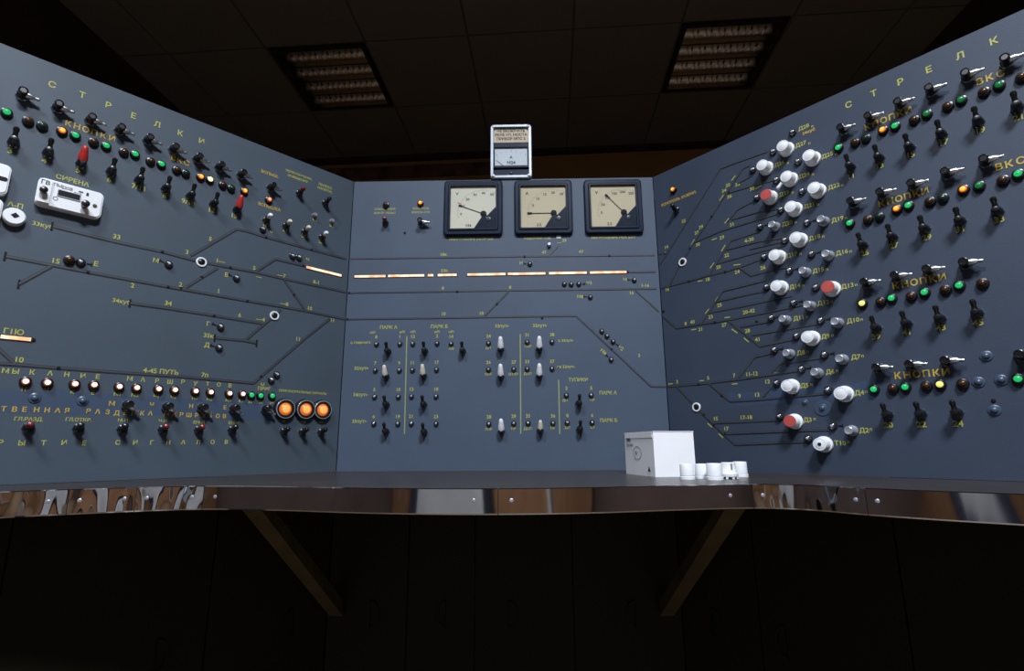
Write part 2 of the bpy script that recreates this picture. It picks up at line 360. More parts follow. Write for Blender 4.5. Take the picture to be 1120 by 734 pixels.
# ------------------------------------------------------------------ three panel faces
class Panel:
    def __init__(s, name, label, origin, rot, u0, u1, paint, H=0.8126):
        s.o = np.array([*origin, DESK]); s.rot = rot
        s.u = np.array([math.cos(rot), math.sin(rot), 0]); s.n = np.array([math.sin(rot), -math.cos(rot), 0])   # n points at the viewer
        s.root = link(name, None, None, tuple(s.o), (0, 0, rot)); tag(s.root, label, 'control panel', 'console panels')
        g = 0.0012
        mb = MB().box(u0+g, u1-g, 0.0006, H, -0.004, 0.0).box(u0+g+.004, u1-g-.004, 0.0006, H-.004, -0.06, -0.0042, 1)
        link('face_plate', mb.mesh('face_plate', [paint, 'blackmatt'], True), s.root)
    def px(s, x, y, p=0.0):
        """panel coordinates (u, v) of the thing seen at photo point x, y when it stands p metres proud of the face"""
        d = FW + RT*(x-560)/F_PX - UP*(y-367)/F_PX
        q = s.o + s.n*p; t = ((q-CAM)@s.n)/(d@s.n); P = CAM + d*t - s.o
        return float(P@s.u), float(P[2])
    def at(s, x, y, p=0.0, out=0.0):
        u, v = s.px(x, y, p); return (u, -out, v)
    def world(s, loc): return tuple(s.o + s.u*loc[0] - s.n*loc[1] + np.array([0,0,1])*loc[2])
TL, TR = math.radians(47.6), math.radians(48.3)
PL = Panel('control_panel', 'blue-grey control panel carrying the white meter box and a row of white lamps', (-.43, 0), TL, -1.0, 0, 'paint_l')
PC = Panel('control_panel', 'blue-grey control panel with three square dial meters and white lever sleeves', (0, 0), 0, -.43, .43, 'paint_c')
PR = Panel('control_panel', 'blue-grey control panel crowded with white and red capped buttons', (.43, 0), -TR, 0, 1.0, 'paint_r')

for sx in (-1, 1):                               # black fillers added behind the two seams to stop light leaking through
    p = [(sx*.42, .0625), (sx*.482, .0465), (sx*.489, .055), (sx*.42, .075)]
    link('seam_light_stop', MB().prism(p if sx > 0 else p[::-1], .001, .80).mesh('seam_light_stop', 'blackmatt'), PC.root)
# ---- meshes of the face-mounted parts (x right, y up, z out)
def dome(r, z0, h, n=4): return [(r*math.cos(a), z0+h*math.sin(a)) for a in [math.pi/2*k/n for k in range(n)]] + [(r*.08, z0+h)]
bezel_me = MB().lathe([(.0092, 0), (.0092, .004), (.0083, .007), (.0066, .0078)], 16).mesh('lamp_bezel', 'black', True)
lens_me = {}
M_['rim_red'] = mat('lens_rim_warm', (0.3, 0.06, 0.03), 0.3, emit=(0.75, 0.16, 0.07), es=0.55, noise=.1)
M_['rim_orange'] = mat('lens_rim_orange', (0.4, 0.08, 0.01), 0.3, emit=(1.0, 0.16, 0.01), es=0.75, noise=.1)
RIM = {'white_on': 'rim_red', 'amber_on': 'rim_orange', 'red_on': 'rim_red'}
def lens(k):
    if k in RIM and k not in lens_me:
        lens_me[k] = MB().lathe([(.0058, .006), (.0058, .0080), (.0050, .0098), (.0042, .0106)], 14, 1).lathe([(.0041, .0100)] + dome(.0041, .0106, .0022), 14, 0).mesh('lens', [k, RIM[k]], True)
    if k not in lens_me: lens_me[k] = MB().lathe([(.0056, .006)] + dome(.0056, .0078, .0042), 14).mesh('lens', k, True)
    return lens_me[k]
ball_me = MB().lathe([(.0084, 0), (.0084, .0025)] + dome(.0078, .0025, .0075, 5), 16).mesh('signal_repeater', 'gloss', True)
ball_small_me = MB().lathe([(.0072, 0), (.0072, .0022)] + dome(.0067, .0022, .0062, 5), 14).mesh('signal_repeater', 'gloss', True)
stem_me = MB().box(-.004, .004, -.0012, .0012, 0, .0012).box(-.0046, -.0032, -.004, .004, 0, .0012).mesh('signal_stem', 'blackmatt', True)
stud_me = MB().lathe([(.0033, 0), (.0033, .0012), (.0022, .0022)], 10).mesh('joint_stud', 'blackmatt', True)
plug_me = MB().lathe([(.0094, 0), (.0090, .0016), (.0066, .0028)] + dome(.0056, .0028, .0042), 16).mesh('blank_plug', 'blueplug', True)
ring_me = MB().ringframe([(.0112*math.cos(2*math.pi*k/24), .0112*math.sin(2*math.pi*k/24)) for k in range(24)],
                         [(.0078*math.cos(2*math.pi*k/24), .0078*math.sin(2*math.pi*k/24)) for k in range(24)], 0.0005, .0030, bev=.0006).mesh('ring', 'white', True)
ringcore_me = MB().lathe([(.0060, 0), (.0060, .0035), (.004, .0045)], 14).mesh('ring_core', 'black', True)
# pointed rotary key: chrome nut, black body standing out, chrome handle pointing right
key_body_me = MB().lathe([(.0090, .003), (.0090, .010), (.0070, .013), (.0064, .021), (.0074, .023), (.0074, .0275), (.0058, .0285), (.0046, .0272)], 14).mesh('key_switch', 'black', True)
key_nut_me = MB().lathe([(.0104, 0), (.0104, .0045), (.0092, .0062)], 6).mesh('nut', 'chrome', True, 30)
kd = math.radians(-6)
key_handle_me = MB().tube((.005, 0, .012), (.005+math.cos(kd), math.sin(kd), .012+.10), [(.0062, 0), (.0058, .008), (.0040, .0115), (.0030, .015), (.0034, .018), (.0022, .0205)], 12).mesh('handle', 'chrome', True)
# toggle: nut, black body and bent black lever with ball tip pointing up
tog_body_me = MB().lathe([(.0088, .002), (.0088, .008), (.0074, .011), (.0072, .020), (.0050, .024)], 14).mesh('toggle_switch', 'black', True)
tog_nut_me = MB().lathe([(.0096, 0), (.0096, .0030), (.0088, .0042)], 6).mesh('nut', 'chrome', True, 30)
tog_dir = (0, .83, .55)
def lever_mesh(k, prof): return MB().tube((0, .001, .018), (tog_dir[0], .001+tog_dir[1], .018+tog_dir[2]), prof, 12).mesh('lever', k, True)
lever_me = lever_mesh('black', [(.0058, 0), (.0040, .008), (.0036, .012), (.0046, .0155), (.0048, .019), (.0036, .0225), (.0016, .0235)])
collar_me = MB().lathe([(.0046, .0245), (.0046, .0258), (.003, .0262)], 10).mesh('collar', 'black', True)  # plain black collar ring at the end of the toggle body
sleeve = lambda k, s=1.0: MB().tube((0, -.001, .016), (0, -.001+.90, .016+.44), [(.0060*s, 0), (.0094*s, .003*s), (.0100*s, .008*s), (.0088*s, .018*s), (.0070*s, .030*s), (.0056*s, .037*s), (.0022*s, .040*s)], 14).mesh('lever_sleeve', k, True)
sleeve_me = {'white': sleeve('white', .84), 'ivory': sleeve('ivory', .77), 'red': sleeve('red', .82), 'slim': sleeve('ivory', .70)}
# short tumbler pointing out of the face with a coloured tip
tum_body_me = MB().lathe([(.0088, .002), (.0088, .008), (.0062, .010), (.0050, .018)], 12).mesh('tumbler_switch', 'black', True)
def tip(k, r=.0058): return MB().tube((0, .001, .016), (0, .30, 1.0), [(.0036, 0), (r*.75, .004), (r, .008), (r, .013), (r*.7, .0165), (r*.2, .0175)], 12).mesh('lever', k, True)
tip_me = {k: tip(k) for k in ('black', 'darkred', 'white', 'ivory')}
# push button and its removable cap
btn_body_me = MB().lathe([(.0110, 0), (.0110, .004), (.0100, .006), (.0085, .008), (.0085, .014)], 14).mesh('push_button', 'steel', True)
btn_top_me = MB().lathe([(.0080, .0135), (.0080, .0235), (.0068, .0245), (.0055, .0240)], 14).mesh('plunger', 'steel', True)
mini_me = MB().lathe([(.0058, 0), (.0058, .006), (.0042, .008), (.0042, .012)], 10).mesh('mini_button', 'steel', True)
cap_prof = [(.0164, 0), (.0164, .0050), (.0158, .0060), (.0138, .0064), (.0130, .0262), (.0124, .0280)]
cap_me = MB().lathe(cap_prof + [(.0108, .0282), (.0104, .0276)], 24).mesh('button_cap', 'white', True)
cap_face = {'white': MB().lathe([(.0102, .0274), (.0102, .0279), (.0097, .0282)], 20).mesh('cap_face', 'white', True),
            'red': MB().lathe([(.0126, .0274), (.0126, .0286), (.0120, .0291), (.0020, .0291), (.0016, .0286)], 22).mesh('cap_face', 'redface', True),
            'hole': MB().lathe([(.0036, .0274), (.0036, .0286)], 14).mesh('cap_hole', 'blackmatt', True)}
M_['orange_rim'] = mat('orange_lens_edge', (0.4, 0.10, 0.02), 0.3, emit=(0.85, 0.20, 0.03), es=0.55, noise=.1)
big_bezel_me = MB().lathe([(.0265, 0), (.0265, .004), (.0245, .010), (.0215, .013), (.0165, .0130), (.0155, .009)], 26).mesh('lamp_bezel', 'black', True)
big_ring_me = MB().ringframe([(.0232*math.cos(2*math.pi*k/26), .0232*math.sin(2*math.pi*k/26)) for k in range(26)],
                             [(.0212*math.cos(2*math.pi*k/26), .0212*math.sin(2*math.pi*k/26)) for k in range(26)], .0105, .0136, bev=.0006).mesh('bezel_ring', 'steel', True)
big_lens_me = MB().lathe([(.0150, .008), (.0150, .0105), (.0125, .0135), (.0098, .0150)], 22, 1).lathe([(.0097, .0140)] + dome(.0097, .0150, .0030, 5), 22, 0).mesh('lens', ['orange_on', 'orange_rim'], True)

def lamp(P, x, y, k):
    o = link('indicator_lamp', bezel_me, P.root, P.at(x, y, .006)); link('lens', lens(k), o); return o
jewel_me = MB().lathe([(.0030, .0086)] + dome(.0030, .0092, .0014, 3), 10).mesh('lens', 'jewel', True)
jewel_small_me = MB().lathe([(.0028, .0070)] + dome(.0028, .0076, .0013, 3), 10).mesh('lens', 'jewel', True)
def ball(P, x, y, small=False, stem=None):
    loc = P.at(x, y, .004); o = link('signal_repeater', ball_small_me if small else ball_me, P.root, loc)
    link('lens', jewel_small_me if small else jewel_me, o)
    if stem is not None:
        a = math.radians(stem); link('signal_stem', stem_me, P.root, (loc[0]+.0135*math.cos(a), 0, loc[2]+.0135*math.sin(a)), (0, math.pi-a, 0))
def key(P, x, y, roll=0, k=None):
    o = link('key_switch', key_body_me, P.root, P.at(x, y, .014), (0, math.radians(roll), 0)); link('nut', key_nut_me, o); link('handle', key_handle_me, o); return o
def toggle(P, x, y, sl=None, roll=0):
    o = link('toggle_switch', tog_body_me, P.root, P.at(x, y, .016), (0, math.radians(roll), 0)); link('nut', tog_nut_me, o)
    if sl: link('lever_sleeve', sleeve_me[sl], o)
    else: link('lever', lever_me, o); link('collar', collar_me, o)
    return o
def tumbler(P, x, y, k='black', roll=0):
    o = link('tumbler_switch', tum_body_me, P.root, P.at(x, y, .016), (0, math.radians(roll), 0)); link('nut', tog_nut_me, o); link('lever', tip_me[k], o); return o
def button(P, x, y, p=.012):
    o = link('push_button', btn_body_me, P.root, P.at(x, y, p)); link('plunger', btn_top_me, o); return o
def plug(P, x, y, s=1.0):
    o = link('blank_plug', plug_me, P.root, P.at(x, y, .003)); o.scale = (s, s, s); return o
def ring(P, x, y):
    o = link('track_ring', ring_me, P.root, P.at(x, y, .002)); link('ring_core', ringcore_me, o); return o
def stud(P, x, y):
    u, o_, v = P.at(x, y, .001)
    if P is PL: u = min(u, -.006)
    elif P is PR: u = max(u, .006)
    else: u = min(max(u, -.424), .424)
    link('joint_stud', stud_me, P.root, (u, o_, v))
def txt(P, x, y, s, size=.0125, k='yellow', align='CENTER', roll=0, spacing=1.0):
    link('lettering', text_mesh(s, size, k, align, spacing), P.root, P.at(x, y, 0, .0004), (0, math.radians(-roll), 0))
def spaced(P, s, p0, p1, size=.020, k='yellow'):
    n = len(s)
    for i, ch in enumerate(s):
        if ch == ' ': continue
        t = i/(n-1); txt(P, p0[0]+(p1[0]-p0[0])*t, p0[1]+(p1[1]-p0[1])*t, ch, size, k)
def letters(P, s, pts, size=.018, k='yellow'):
    for ch, (x, y) in zip(s, pts): txt(P, x, y, ch, size, k)
TW = .0062
WID = {}
def strip(P, a, b, w=TW, lit=False, name=None):
    w = .0058 if P is PL else .0044
    (u0, v0), (u1, v1) = P.px(*a), P.px(*b)
    lo, hi = {PL: (-.99, -.0045), PC: (-.4265, .4265), PR: (.0045, .99)}[P]
    def clamp(u, v, U, V):
        c = min(max(u, lo), hi); return (c, v if c == u else v + (V-v)*(c-u)/(U-u))
    (u0, v0), (u1, v1) = clamp(u0, v0, u1, v1), clamp(u1, v1, u0, v0)
    L = math.hypot(u1-u0, v1-v0); ang = math.atan2(v1-v0, u1-u0)
    loc = ((u0+u1)/2, 0, (v0+v1)/2)
    if lit:
        mb = MB().box(-L/2-.002, L/2+.002, -.0045, .0045, 0, .0014)
        o = link('lit_track_strip', mb.mesh('strip_housing', 'groove', True), P.root, loc, (0, -ang, 0))
        link('lens', MB().box(-L/2, L/2, -.0034, .0034, .0010, .0026, 0, .0004).mesh('lens', 'strip_on', True), o); return
    h = .0010 + .0003*random.random()
    mb = MB().box(-L/2, L/2, -w/2, w/2, 0, h).box(-L/2, L/2, -w*.24, w*.24, h-.0002, h+.0004, 1)
    link('track_strip', mb.mesh('track_strip', ['groove', 'track'], True), P.root, loc, (0, -ang, 0))
def track(P, *pts, w=TW):
    for a, b in zip(pts[:-1], pts[1:]): strip(P, a, b, w)
def line(P, a, b, w=.0022, k='yellow'):
    (u0, v0), (u1, v1) = P.px(*a), P.px(*b); L = math.hypot(u1-u0, v1-v0); ang = math.atan2(v1-v0, u1-u0)
    link('painted_line', MB().box(-L/2, L/2, -w/2, w/2, 0, .0004).mesh('painted_line', k, True), P.root, ((u0+u1)/2, 0, (v0+v1)/2), (0, -ang, 0))
def endstop(P, x, y):
    link('end_stop', MB().box(-.0016, .0016, -.008, .008, 0, .0016).mesh('end_stop', 'blackmatt', True), P.root, P.at(x, y))

# ================================================================== left panel
P = PL
for (x, y) in ((25,102),(64,116),(100,130),(132,141),(163,152),(191,162),(217,172.5),(241,181.5),(265,190)): key(P, x, y)
key(P, 297.5, 204)
letters(P, 'СТРЕЛКИ', ((57,93),(90,104.3),(118.4,115.5),(146,127),(172,136.4),(197,146),(220.4,154.8)), .0175)
spaced(P, 'КНОПКИ', (74.6,135.5), (122.3,152), .0165, 'amberletter')
letters(P, 'ВКС', ((189.5,173),(196.3,175.8),(204,178.7)), .017, 'amberletter')
for x, y, k in ((7.5,122.7,'green_on'),(31,132,'amber_off'),(46.4,137.3,'green_off'),(68,143,'amber_on'),(82.7,148,'green_on'),(102.7,155,'amber_off'),
    (116.4,159.3,'green_on'),(135.7,166,'amber_off'),(148,168.5,'green_on'),(165,176,'amber_off'),(176.8,179.5,'green_on'),(193.6,185.4,'amber_off'),
    (203.5,189.2,'green_off'),(219.7,193.3,'amber_on'),(230,196.2,'cream_on'),(244,202,'amber_off'),(253.4,205.7,'green_off'),(267.7,208.8,'amber_on'),(294.4,218.3,'red_on')): lamp(P, x, y, k)
for x, y, lx, ly, s, sl in ((15.5,153,11,165,'3',None),(53.6,165,48.4,176,'4',None),(90,176.5,85.4,186.6,'5','red'),(123,185.5,119.3,196.8,'6',None),(153.6,195,152,205.4,'7/11',None),
    (183,204.5,180,214,'8',None),(210,212.5,206,221.6,'9/10',None),(235.3,221.5,231,230,'12',None),(261,227.5,255.7,236.3,'15','red')):
    toggle(P, x, y, sl); txt(P, lx, ly, s, .0155)
tumbler(P, 329.5, 209.5, 'darkred'); tumbler(P, 358, 220.5)
for x, y, k in ((293.5,239,'white'),(315,245.5,'ivory'),(335.4,252,'ivory'),(354.5,258,'white')): tumbler(P, x, y, k)
for x, y in ((344.4,235),(363,241.6)): link('mini_button', mini_me, P.root, P.at(x, y, .006))
txt(P, 295, 190.5, 'ВСПЫШ.', .0105, 'amberletter'); txt(P, 327, 191.5, 'ПЕРЕКЛЮЧЕНИЕ', .0085); txt(P, 325.5, 195.5, 'ОСВЕЩЕНИЯ', .0085)
txt(P, 356, 204, 'ПЕРЕКЛ.', .0095); txt(P, 355.5, 208, 'НАПРЯЖ.', .0095)
txt(P, 294.6, 226.6, 'ВСПЫШКА', .0105, 'amberletter')
for x, y, s in ((289.5,246.5,'18'),(311.5,252,'22'),(332,258.5,'24'),(350.5,265,'26'),(344,240.5,'1П'),(362.5,247,'2П'),(296.5,254.5,'Ч')): txt(P, x, y, s, .011)
# track diagram
track(P, (56.8,247.3),(125,264.3),(177.7,275.5),(214,285.2)); track(P, (227,287.8),(243,291),(279,297.7),(311.6,305.3),(378.4,319.6))
endstop(P, 56.8, 247.3)
track(P, (208.6,279.6),(258.6,250.6),(272,253.5),(291,259.6),(340,273),(378.4,283.2))
track(P, (279,297.7),(301,283.4),(332,290.7)); strip(P, (334.8,292.2),(373.2,301.6), lit=True)
track(P, (238,293),(201,315.8))
track(P, (5.4,280.2),(96.4,297.7),(184,313.8),(270.6,329.2),(332.6,339.8),(378.2,349.4)); endstop(P, 5.4, 280.2)
track(P, (55.4,291.4),(20.5,310.7)); endstop(P, 20.5, 310.7)
track(P, (310.7,306.3),(332.6,337.8))
track(P, (142,331.6),(180,336.8),(234.4,345.4),(286.8,354)); endstop(P, 142, 331.6)
track(P, (306.8,339),(303,342.5)); track(P, (297,348.2),(288.3,355),(267.8,372.4))
track(P, (234.7,369.6),(267.8,372.6),(280.5,375.4)); endstop(P, 234.7, 369.6); endstop(P, 280.5, 375.4)
track(P, (361,348.5),(332.6,371),(277,419.2),(200,412),(125,407),(64,402.5),(19,398.8),(-30,396)); track(P, (17,398.5),(-12,372))
strip(P, (-24,365.5),(-2,367.9), lit=True); strip(P, (0.5,368.2),(34,371.6), lit=True); stud(P, 36.5, 371.8)
for x, y in ((177.7,275.5),(96.4,297.7),(184,313.8),(220.8,302.9),(270.6,329.2),(252,292.6),(234.4,345.4),(321.7,322.5),(291,259.6),(341,273),(64,402.5),(285.5,411.8),(198,315.3),(332,290.7)): stud(P, x, y)
ring(P, 220.4, 286.6); ring(P, 300.3, 345.2)
lamp(P, 75.9, 284, 'amber_off'); ball(P, 88.4, 286.6, stem=0)
ball(P, 184.8, 288.8, stem=165); ball(P, 287.8, 250.6); ball(P, 320.2, 280); ball(P, 327.4, 281.5); ball(P, 259, 303.8, stem=165); ball(P, 241.6, 357.3, stem=165)
ball(P, 239.9, 380, stem=170); ball(P, 297, 415.4); ball(P, 303, 409.7)
for x, y, s in ((47,246.5,'33куб'),(127.7,259.3,'33'),(60.7,285.7,'15'),(105,289,'Е'),(170.5,285.2,'М'),(230,261.5,'5'),(204.5,276,'3'),(241,286,'1—'),(278,293.5,'5'),
    (283,303,'—'),(308,301.5,'—7'),(346,309,'8-1'),(336.4,284.4,'Ч'),(247.7,301,'Б'),(197.5,311.5,'2'),(239,318.5,'1'),(145,312.5,'2'),(311,332.5,'—8'),(338.5,337.5,'10'),
    (133,330,'34куб'),(184,332,'34'),(262,345,'6'),(285,349.5,'—4'),(227.7,354.5,'Г'),(228,367.4,'35к'),(226.4,377.6,'Д'),(363.5,350.5,'11'),(326,371,'11'),(15,363.2,'Г1Ю'),
    (20.5,393.8,'10'),(224,410.5,'7п'),(287,421.5,'Ч'),(289,425.5,'ПРИГ')): txt(P, x, y, s, .0135 if len(s) < 4 else .0115)
txt(P, 176.4, 406.7, '4-45 ПУТЬ', .0135)
# white lamp row and its headings
for x, y in ((28,417.2),(51.9,418.5),(82,420),(103,421),(130.6,422.9),(149.7,424.2),(173.5,425.4),(191.3,426.5),(214,427.8),(230.5,429),(251,430.3),(265.4,431)): lamp(P, x, y, 'white_on')
for x, y in ((275.2,432),(285.2,432.7),(297.9,432.9)): lamp(P, x, y, 'green_on')
letters(P, 'МЫКАНИЕ', ((6,406),(17,406.7),(35,407.6),(54.7,408.6),(73,410),(90.6,411.5),(106.8,412.4)), .0120)
letters(P, 'МАРШРУТОВ', ((142,414.7),(156.3,415.7),(171.6,416.8),(186,418),(200,418),(213.7,420),(227,420.5),(239.2,421),(251.5,422)), .0120)
for i, (x, y) in enumerate(((26,426),(50.5,427.5),(79,429),(101.5,430),(128.5,431.5),(147.5,432.5),(171,433.8),(189.5,434.6),(213,435.8),(229,436.8),(249.5,438),(263.5,438.8),(273.5,439.5),(285,440),(297,440.5))): txt(P, x, y, ('Н','Ч','К','Е','М1','М2','Ч1','Ч2','Н1','Н2','Н3','Е1','20','22','24')[i], .0095)
letters(P, 'ТВЕННАЯ', ((4,447.7),(15.8,448),(26.7,448.2),(40,448.6),(51.5,449),(63,449.2),(73.4,449.4)), .0120, 'amberletter')
letters(P, 'РАЗДЕЛКА', ((96.7,450),(106.8,450.5),(117.6,451),(127.7,452),(137,452),(146,452.2),(155.4,452.3),(164.3,452.4)), .0120, 'amberletter')
letters(P, 'МАРШРУТОВ', ((182,453.2),(190.5,453.5),(198.4,453.9),(206.6,454.3),(215,454.6),(223,454.9),(230.8,455.2),(238.2,455.4),(245.4,455.6)), .0120, 'amberletter')
letters(P, 'РЫТИЕ', ((0.6,484.3),(23.8,484.9),(47.7,484.9),(70,484.5),(92,485)), .0120)
letters(P, 'СИГНАЛОВ', ((128.7,484.3),(147.8,484.4),(165.9,484.5),(184,484.4),(200.4,484),(216.8,484),(232.5,483.8),(247.4,483.8)), .0120)
plug(P, 38, 435.3); plug(P, 90.6, 438.5)
for x, y in ((140.5,442.5),(184,444.5),(222.3,445.5),(257,446.5),(292,447)): key(P, x, y, 30)
for x, y, s in ((122.4,441.6,'М'),(166,443,'Ч'),(209,444.5,'Н'),(246,446,'Е')): txt(P, x, y, s, .012, 'amberletter')
for x, y, k in ((32,467.5,'darkred'),(87,468,'black'),(135.4,468.7,'black'),(180,469,'darkred'),(219.4,469.5,'darkred'),(256,469.5,'black')): tumbler(P, x, y, k)
for x, y, s in ((31.5,458.7,'ГЛ.РАЗД.'),(86,459.3,'ГЛ.ОТКР.'),(134.4,460,'М-Н'),(178,460.7,'Ч-Н'),(217.5,462.2,'ЕМ-Н'),(255.5,462.8,'ЕМ-Ч')): txt(P, x, y, s, .0088)
for x, y in ((311.8,447.4),(334.2,448),(352.6,448.5)):
    o = link('warning_lamp', big_bezel_me, P.root, P.at(x, y, .008)); link('bezel_ring', big_ring_me, o); link('lens', big_lens_me, o)
for x, y in ((312.8,471.6),(333.2,472),(353.6,472)): tumbler(P, x, y)
txt(P, 332, 429.3, 'ПРИГЛАСИТЕЛЬНЫЕ СИГНАЛЫ', .0078)
for x, y, s in ((310,461.5,'Ч'),(331.5,461.8,'Чд'),(351.5,462,'Чн')): txt(P, x, y, s, .0095)
txt(P, 79.5, 197.8, 'СИРЕНА', .0125); txt(P, 17, 224.8, 'А-П', .0125)

# ================================================================== centre panel
P = PC
lamp(P, 421.9, 223.9, 'amber_off'); lamp(P, 459.7, 222, 'amber_on')
tumbler(P, 420.5, 242, 'darkred', 35); key(P, 460, 242.5)
txt(P, 421, 229, 'ОТКЛЮЧЕНИЕ', .0085); txt(P, 421, 233.2, 'КОНТР. РЕЛЬС', .0085); txt(P, 460.6, 228.2, 'КОНТРОЛЬ', .0085); txt(P, 460.6, 232.4, 'ВЗРЕЗА СТР.', .0085)
link('screw_hole', stud_me, P.root, P.at(442.9, 254.8))
txt(P, 515.4, 261.5, 'НАПРЯЖЕНИЕ СЕТИ 220', .0105); txt(P, 588, 261, 'РАБОЧИЙ ТОК', .0105); txt(P, 671, 260, 'НАПРЯЖЕНИЕ РЕЛ. БАТ', .0105)
track(P, (376.5,283.2),(485,281.8),(560,280.6),(640,279.9),(716,279.2))
for a, b in ((387.8,421.8),(424.6,464.2),(467.8,474.2),(478.8,499.6),(511.2,553),(555.4,596.6),(600.4,641.8),(645,685.2)):
    ya = 302.7-(a-387.5)*5/298; yb = 302.7-(b-387.5)*5/298; strip(P, (a, ya), (b, yb), lit=True)
track(P, (688,297.7),(717,297.3)); track(P, (376.3,320.5),(485,318.9),(558,317.7),(640,316.9),(718,315.8)); track(P, (375,349.3),(485,347.8),(560,346.6),(630.3,345.6),(712,422.7),(729,423.2))
track(P, (695,317.6),(720.6,341)); track(P, (556.6,318.5),(530.3,345.6)); track(P, (599.6,280.2),(611,268.7))
for x, y in ((377.8,320.4),(376.4,349.2),(543.5,332.5),(573.7,280.6),(666.5,279.8),(668.9,382),(686.6,297.7),(500,318.9),(593,348)): stud(P, x, y)
link('mini_button', mini_me, P.root, P.at(600.6, 267.5, .006))
link('paper_dot', MB().prism(rrect(.0125, .0075, .002), 0, .0006).mesh('paper_dot', 'white', True), P.root, P.at(611, 259.2))
for x, y, st in ((579.6,288.4,175),(617.3,310.3,None),(624.8,310.7,None),(633,310.3,0),(693.7,306,175),(645.7,324.6,175),(658.3,362,None),(664,367.2,None),(670.6,373.3,-40),(668.5,393.1,135)): ball(P, x, y, True, st)
for x, y, s in ((485.4,278.6,'18к.'),(486.4,296.2,'33к.'),(484.5,315.4,'8'),(485,343.5,'10'),(558,314.5,'8'),(526.5,343,'10'),(595,276.2,'47'),(635.5,275.6,'47'),(611.5,265.5,'—'),(570,287.8,'Н'),(644.4,309.7,'Ч3'),
    (683.5,306,'М'),(634.5,324.7,'М8'),(705.5,312.5,'1-16'),(690.5,320.5,'16'),(699,389,'3'),(617,263.5,'39')): txt(P, x, y, s, .0125)
txt(P, 679, 380.9, 'Ч2', .0125, roll=-40); txt(P, 660, 385, 'Мв', .0125, roll=-40)
# key grid
txt(P, 425, 358.3, 'ПАРК А', .013); txt(P, 480.5, 357.3, 'ПАРК Б', .013)
for x, y, s in ((407.5,363.8,'ч/п'),(440,363.2,'н/п'),(451.5,363,'ч/п'),(478,363,'н/п'),(493.5,363,'ч/п')): txt(P, x, y, s, .0105, roll=6)
for x, y, s in ((411.6,376.2,'8'),(437.3,375.8,'1'),(451.4,375.8,'12'),(478,375.3,'2'),(493.3,375.8,'14'),(410.4,404.8,'7'),(436.7,404.8,'9'),(451,404.4,'11'),(477.4,404,'17'),
    (409.5,433.8,'5'),(435.6,433.8,'10'),(450,433.3,'13'),(476.9,433.3,'18'),(408.7,463.3,'6'),(435,463.3,'19'),(449.7,463,'21'),(476.9,463.3,'23'),
    (534.3,375.3,'24'),(576.6,374,'31'),(603.8,373.7,'38'),(534.3,404,'26'),(561.9,403.7,'27'),(576.6,403.3,'33'),(603.8,403,'37'),
    (534.7,463.6,'28'),(561.9,463,'29'),(577.6,462.6,'35'),(604.8,462.6,'36'),(619.5,432.3,'3'),(646.7,432,'5'),(620.5,462.2,'8'),(647.7,462,'6')):
    ball(P, x, y, True); txt(P, x, y-7.4, s, .0125)
for x, y, s in ((493.5,381.5,'-КВ'),(534,380.5,'ДП'),(577.5,379,'ПАР'),(534,409.6,'ПАР'),(561.5,409.6,'ОТПР'),(577,409,'ДОП'),(534.5,469.6,'ПАР'),(561.5,469,'ПР'),(577,469,'ДОП'),(604.5,468.6,'ПР'),
    (618,438,'ДП'),(648,437.6,'ПР'),(620.5,467.8,'ДП'),(648.3,467.6,'ОТ')): txt(P, x, y, s, .0092)
for x, y in ((423.2,383.5),(463.8,383),(505.5,383),(421.2,442),(462.5,441.8),(420.9,471.6),(463,472),(633.6,440.5),(634.6,469)): toggle(P, x, y)
for x, y, k in ((421,411,'ivory'),(462.5,410,'ivory'),(547.6,381,'white'),(589.9,380.5,'white'),(547.6,411,'white'),(589.9,410.5,'white'),(548.2,471,'white'),(591,470.3,'slim')): toggle(P, x, y, k)
for x, y, s in ((394.3,374.8,'с главного'),(395.4,403,'32путь'),(394.3,432,'34путь'),(393.2,461,'35путь'),(549.2,356.8,'33путь'),(590.5,356.3,'32путь'),(619,372.7,'с 33путь'),(619,401.3,'на 32путь'),(632.4,415.6,'ТУПИКИ'),(665,429.9,'ПАРК А'),(665.7,460,'ПАРК Б')): txt(P, x, y, s, .0125 if len(s) < 8 else .0105)
line(P, (445,367.7),(442.4,474.8), .0028, 'paper_line'); line(P, (569,365.5),(569.6,474.8), .0028, 'paper_line'); line(P, (611,415.6),(612.2,474.8), .0028, 'paper_line')

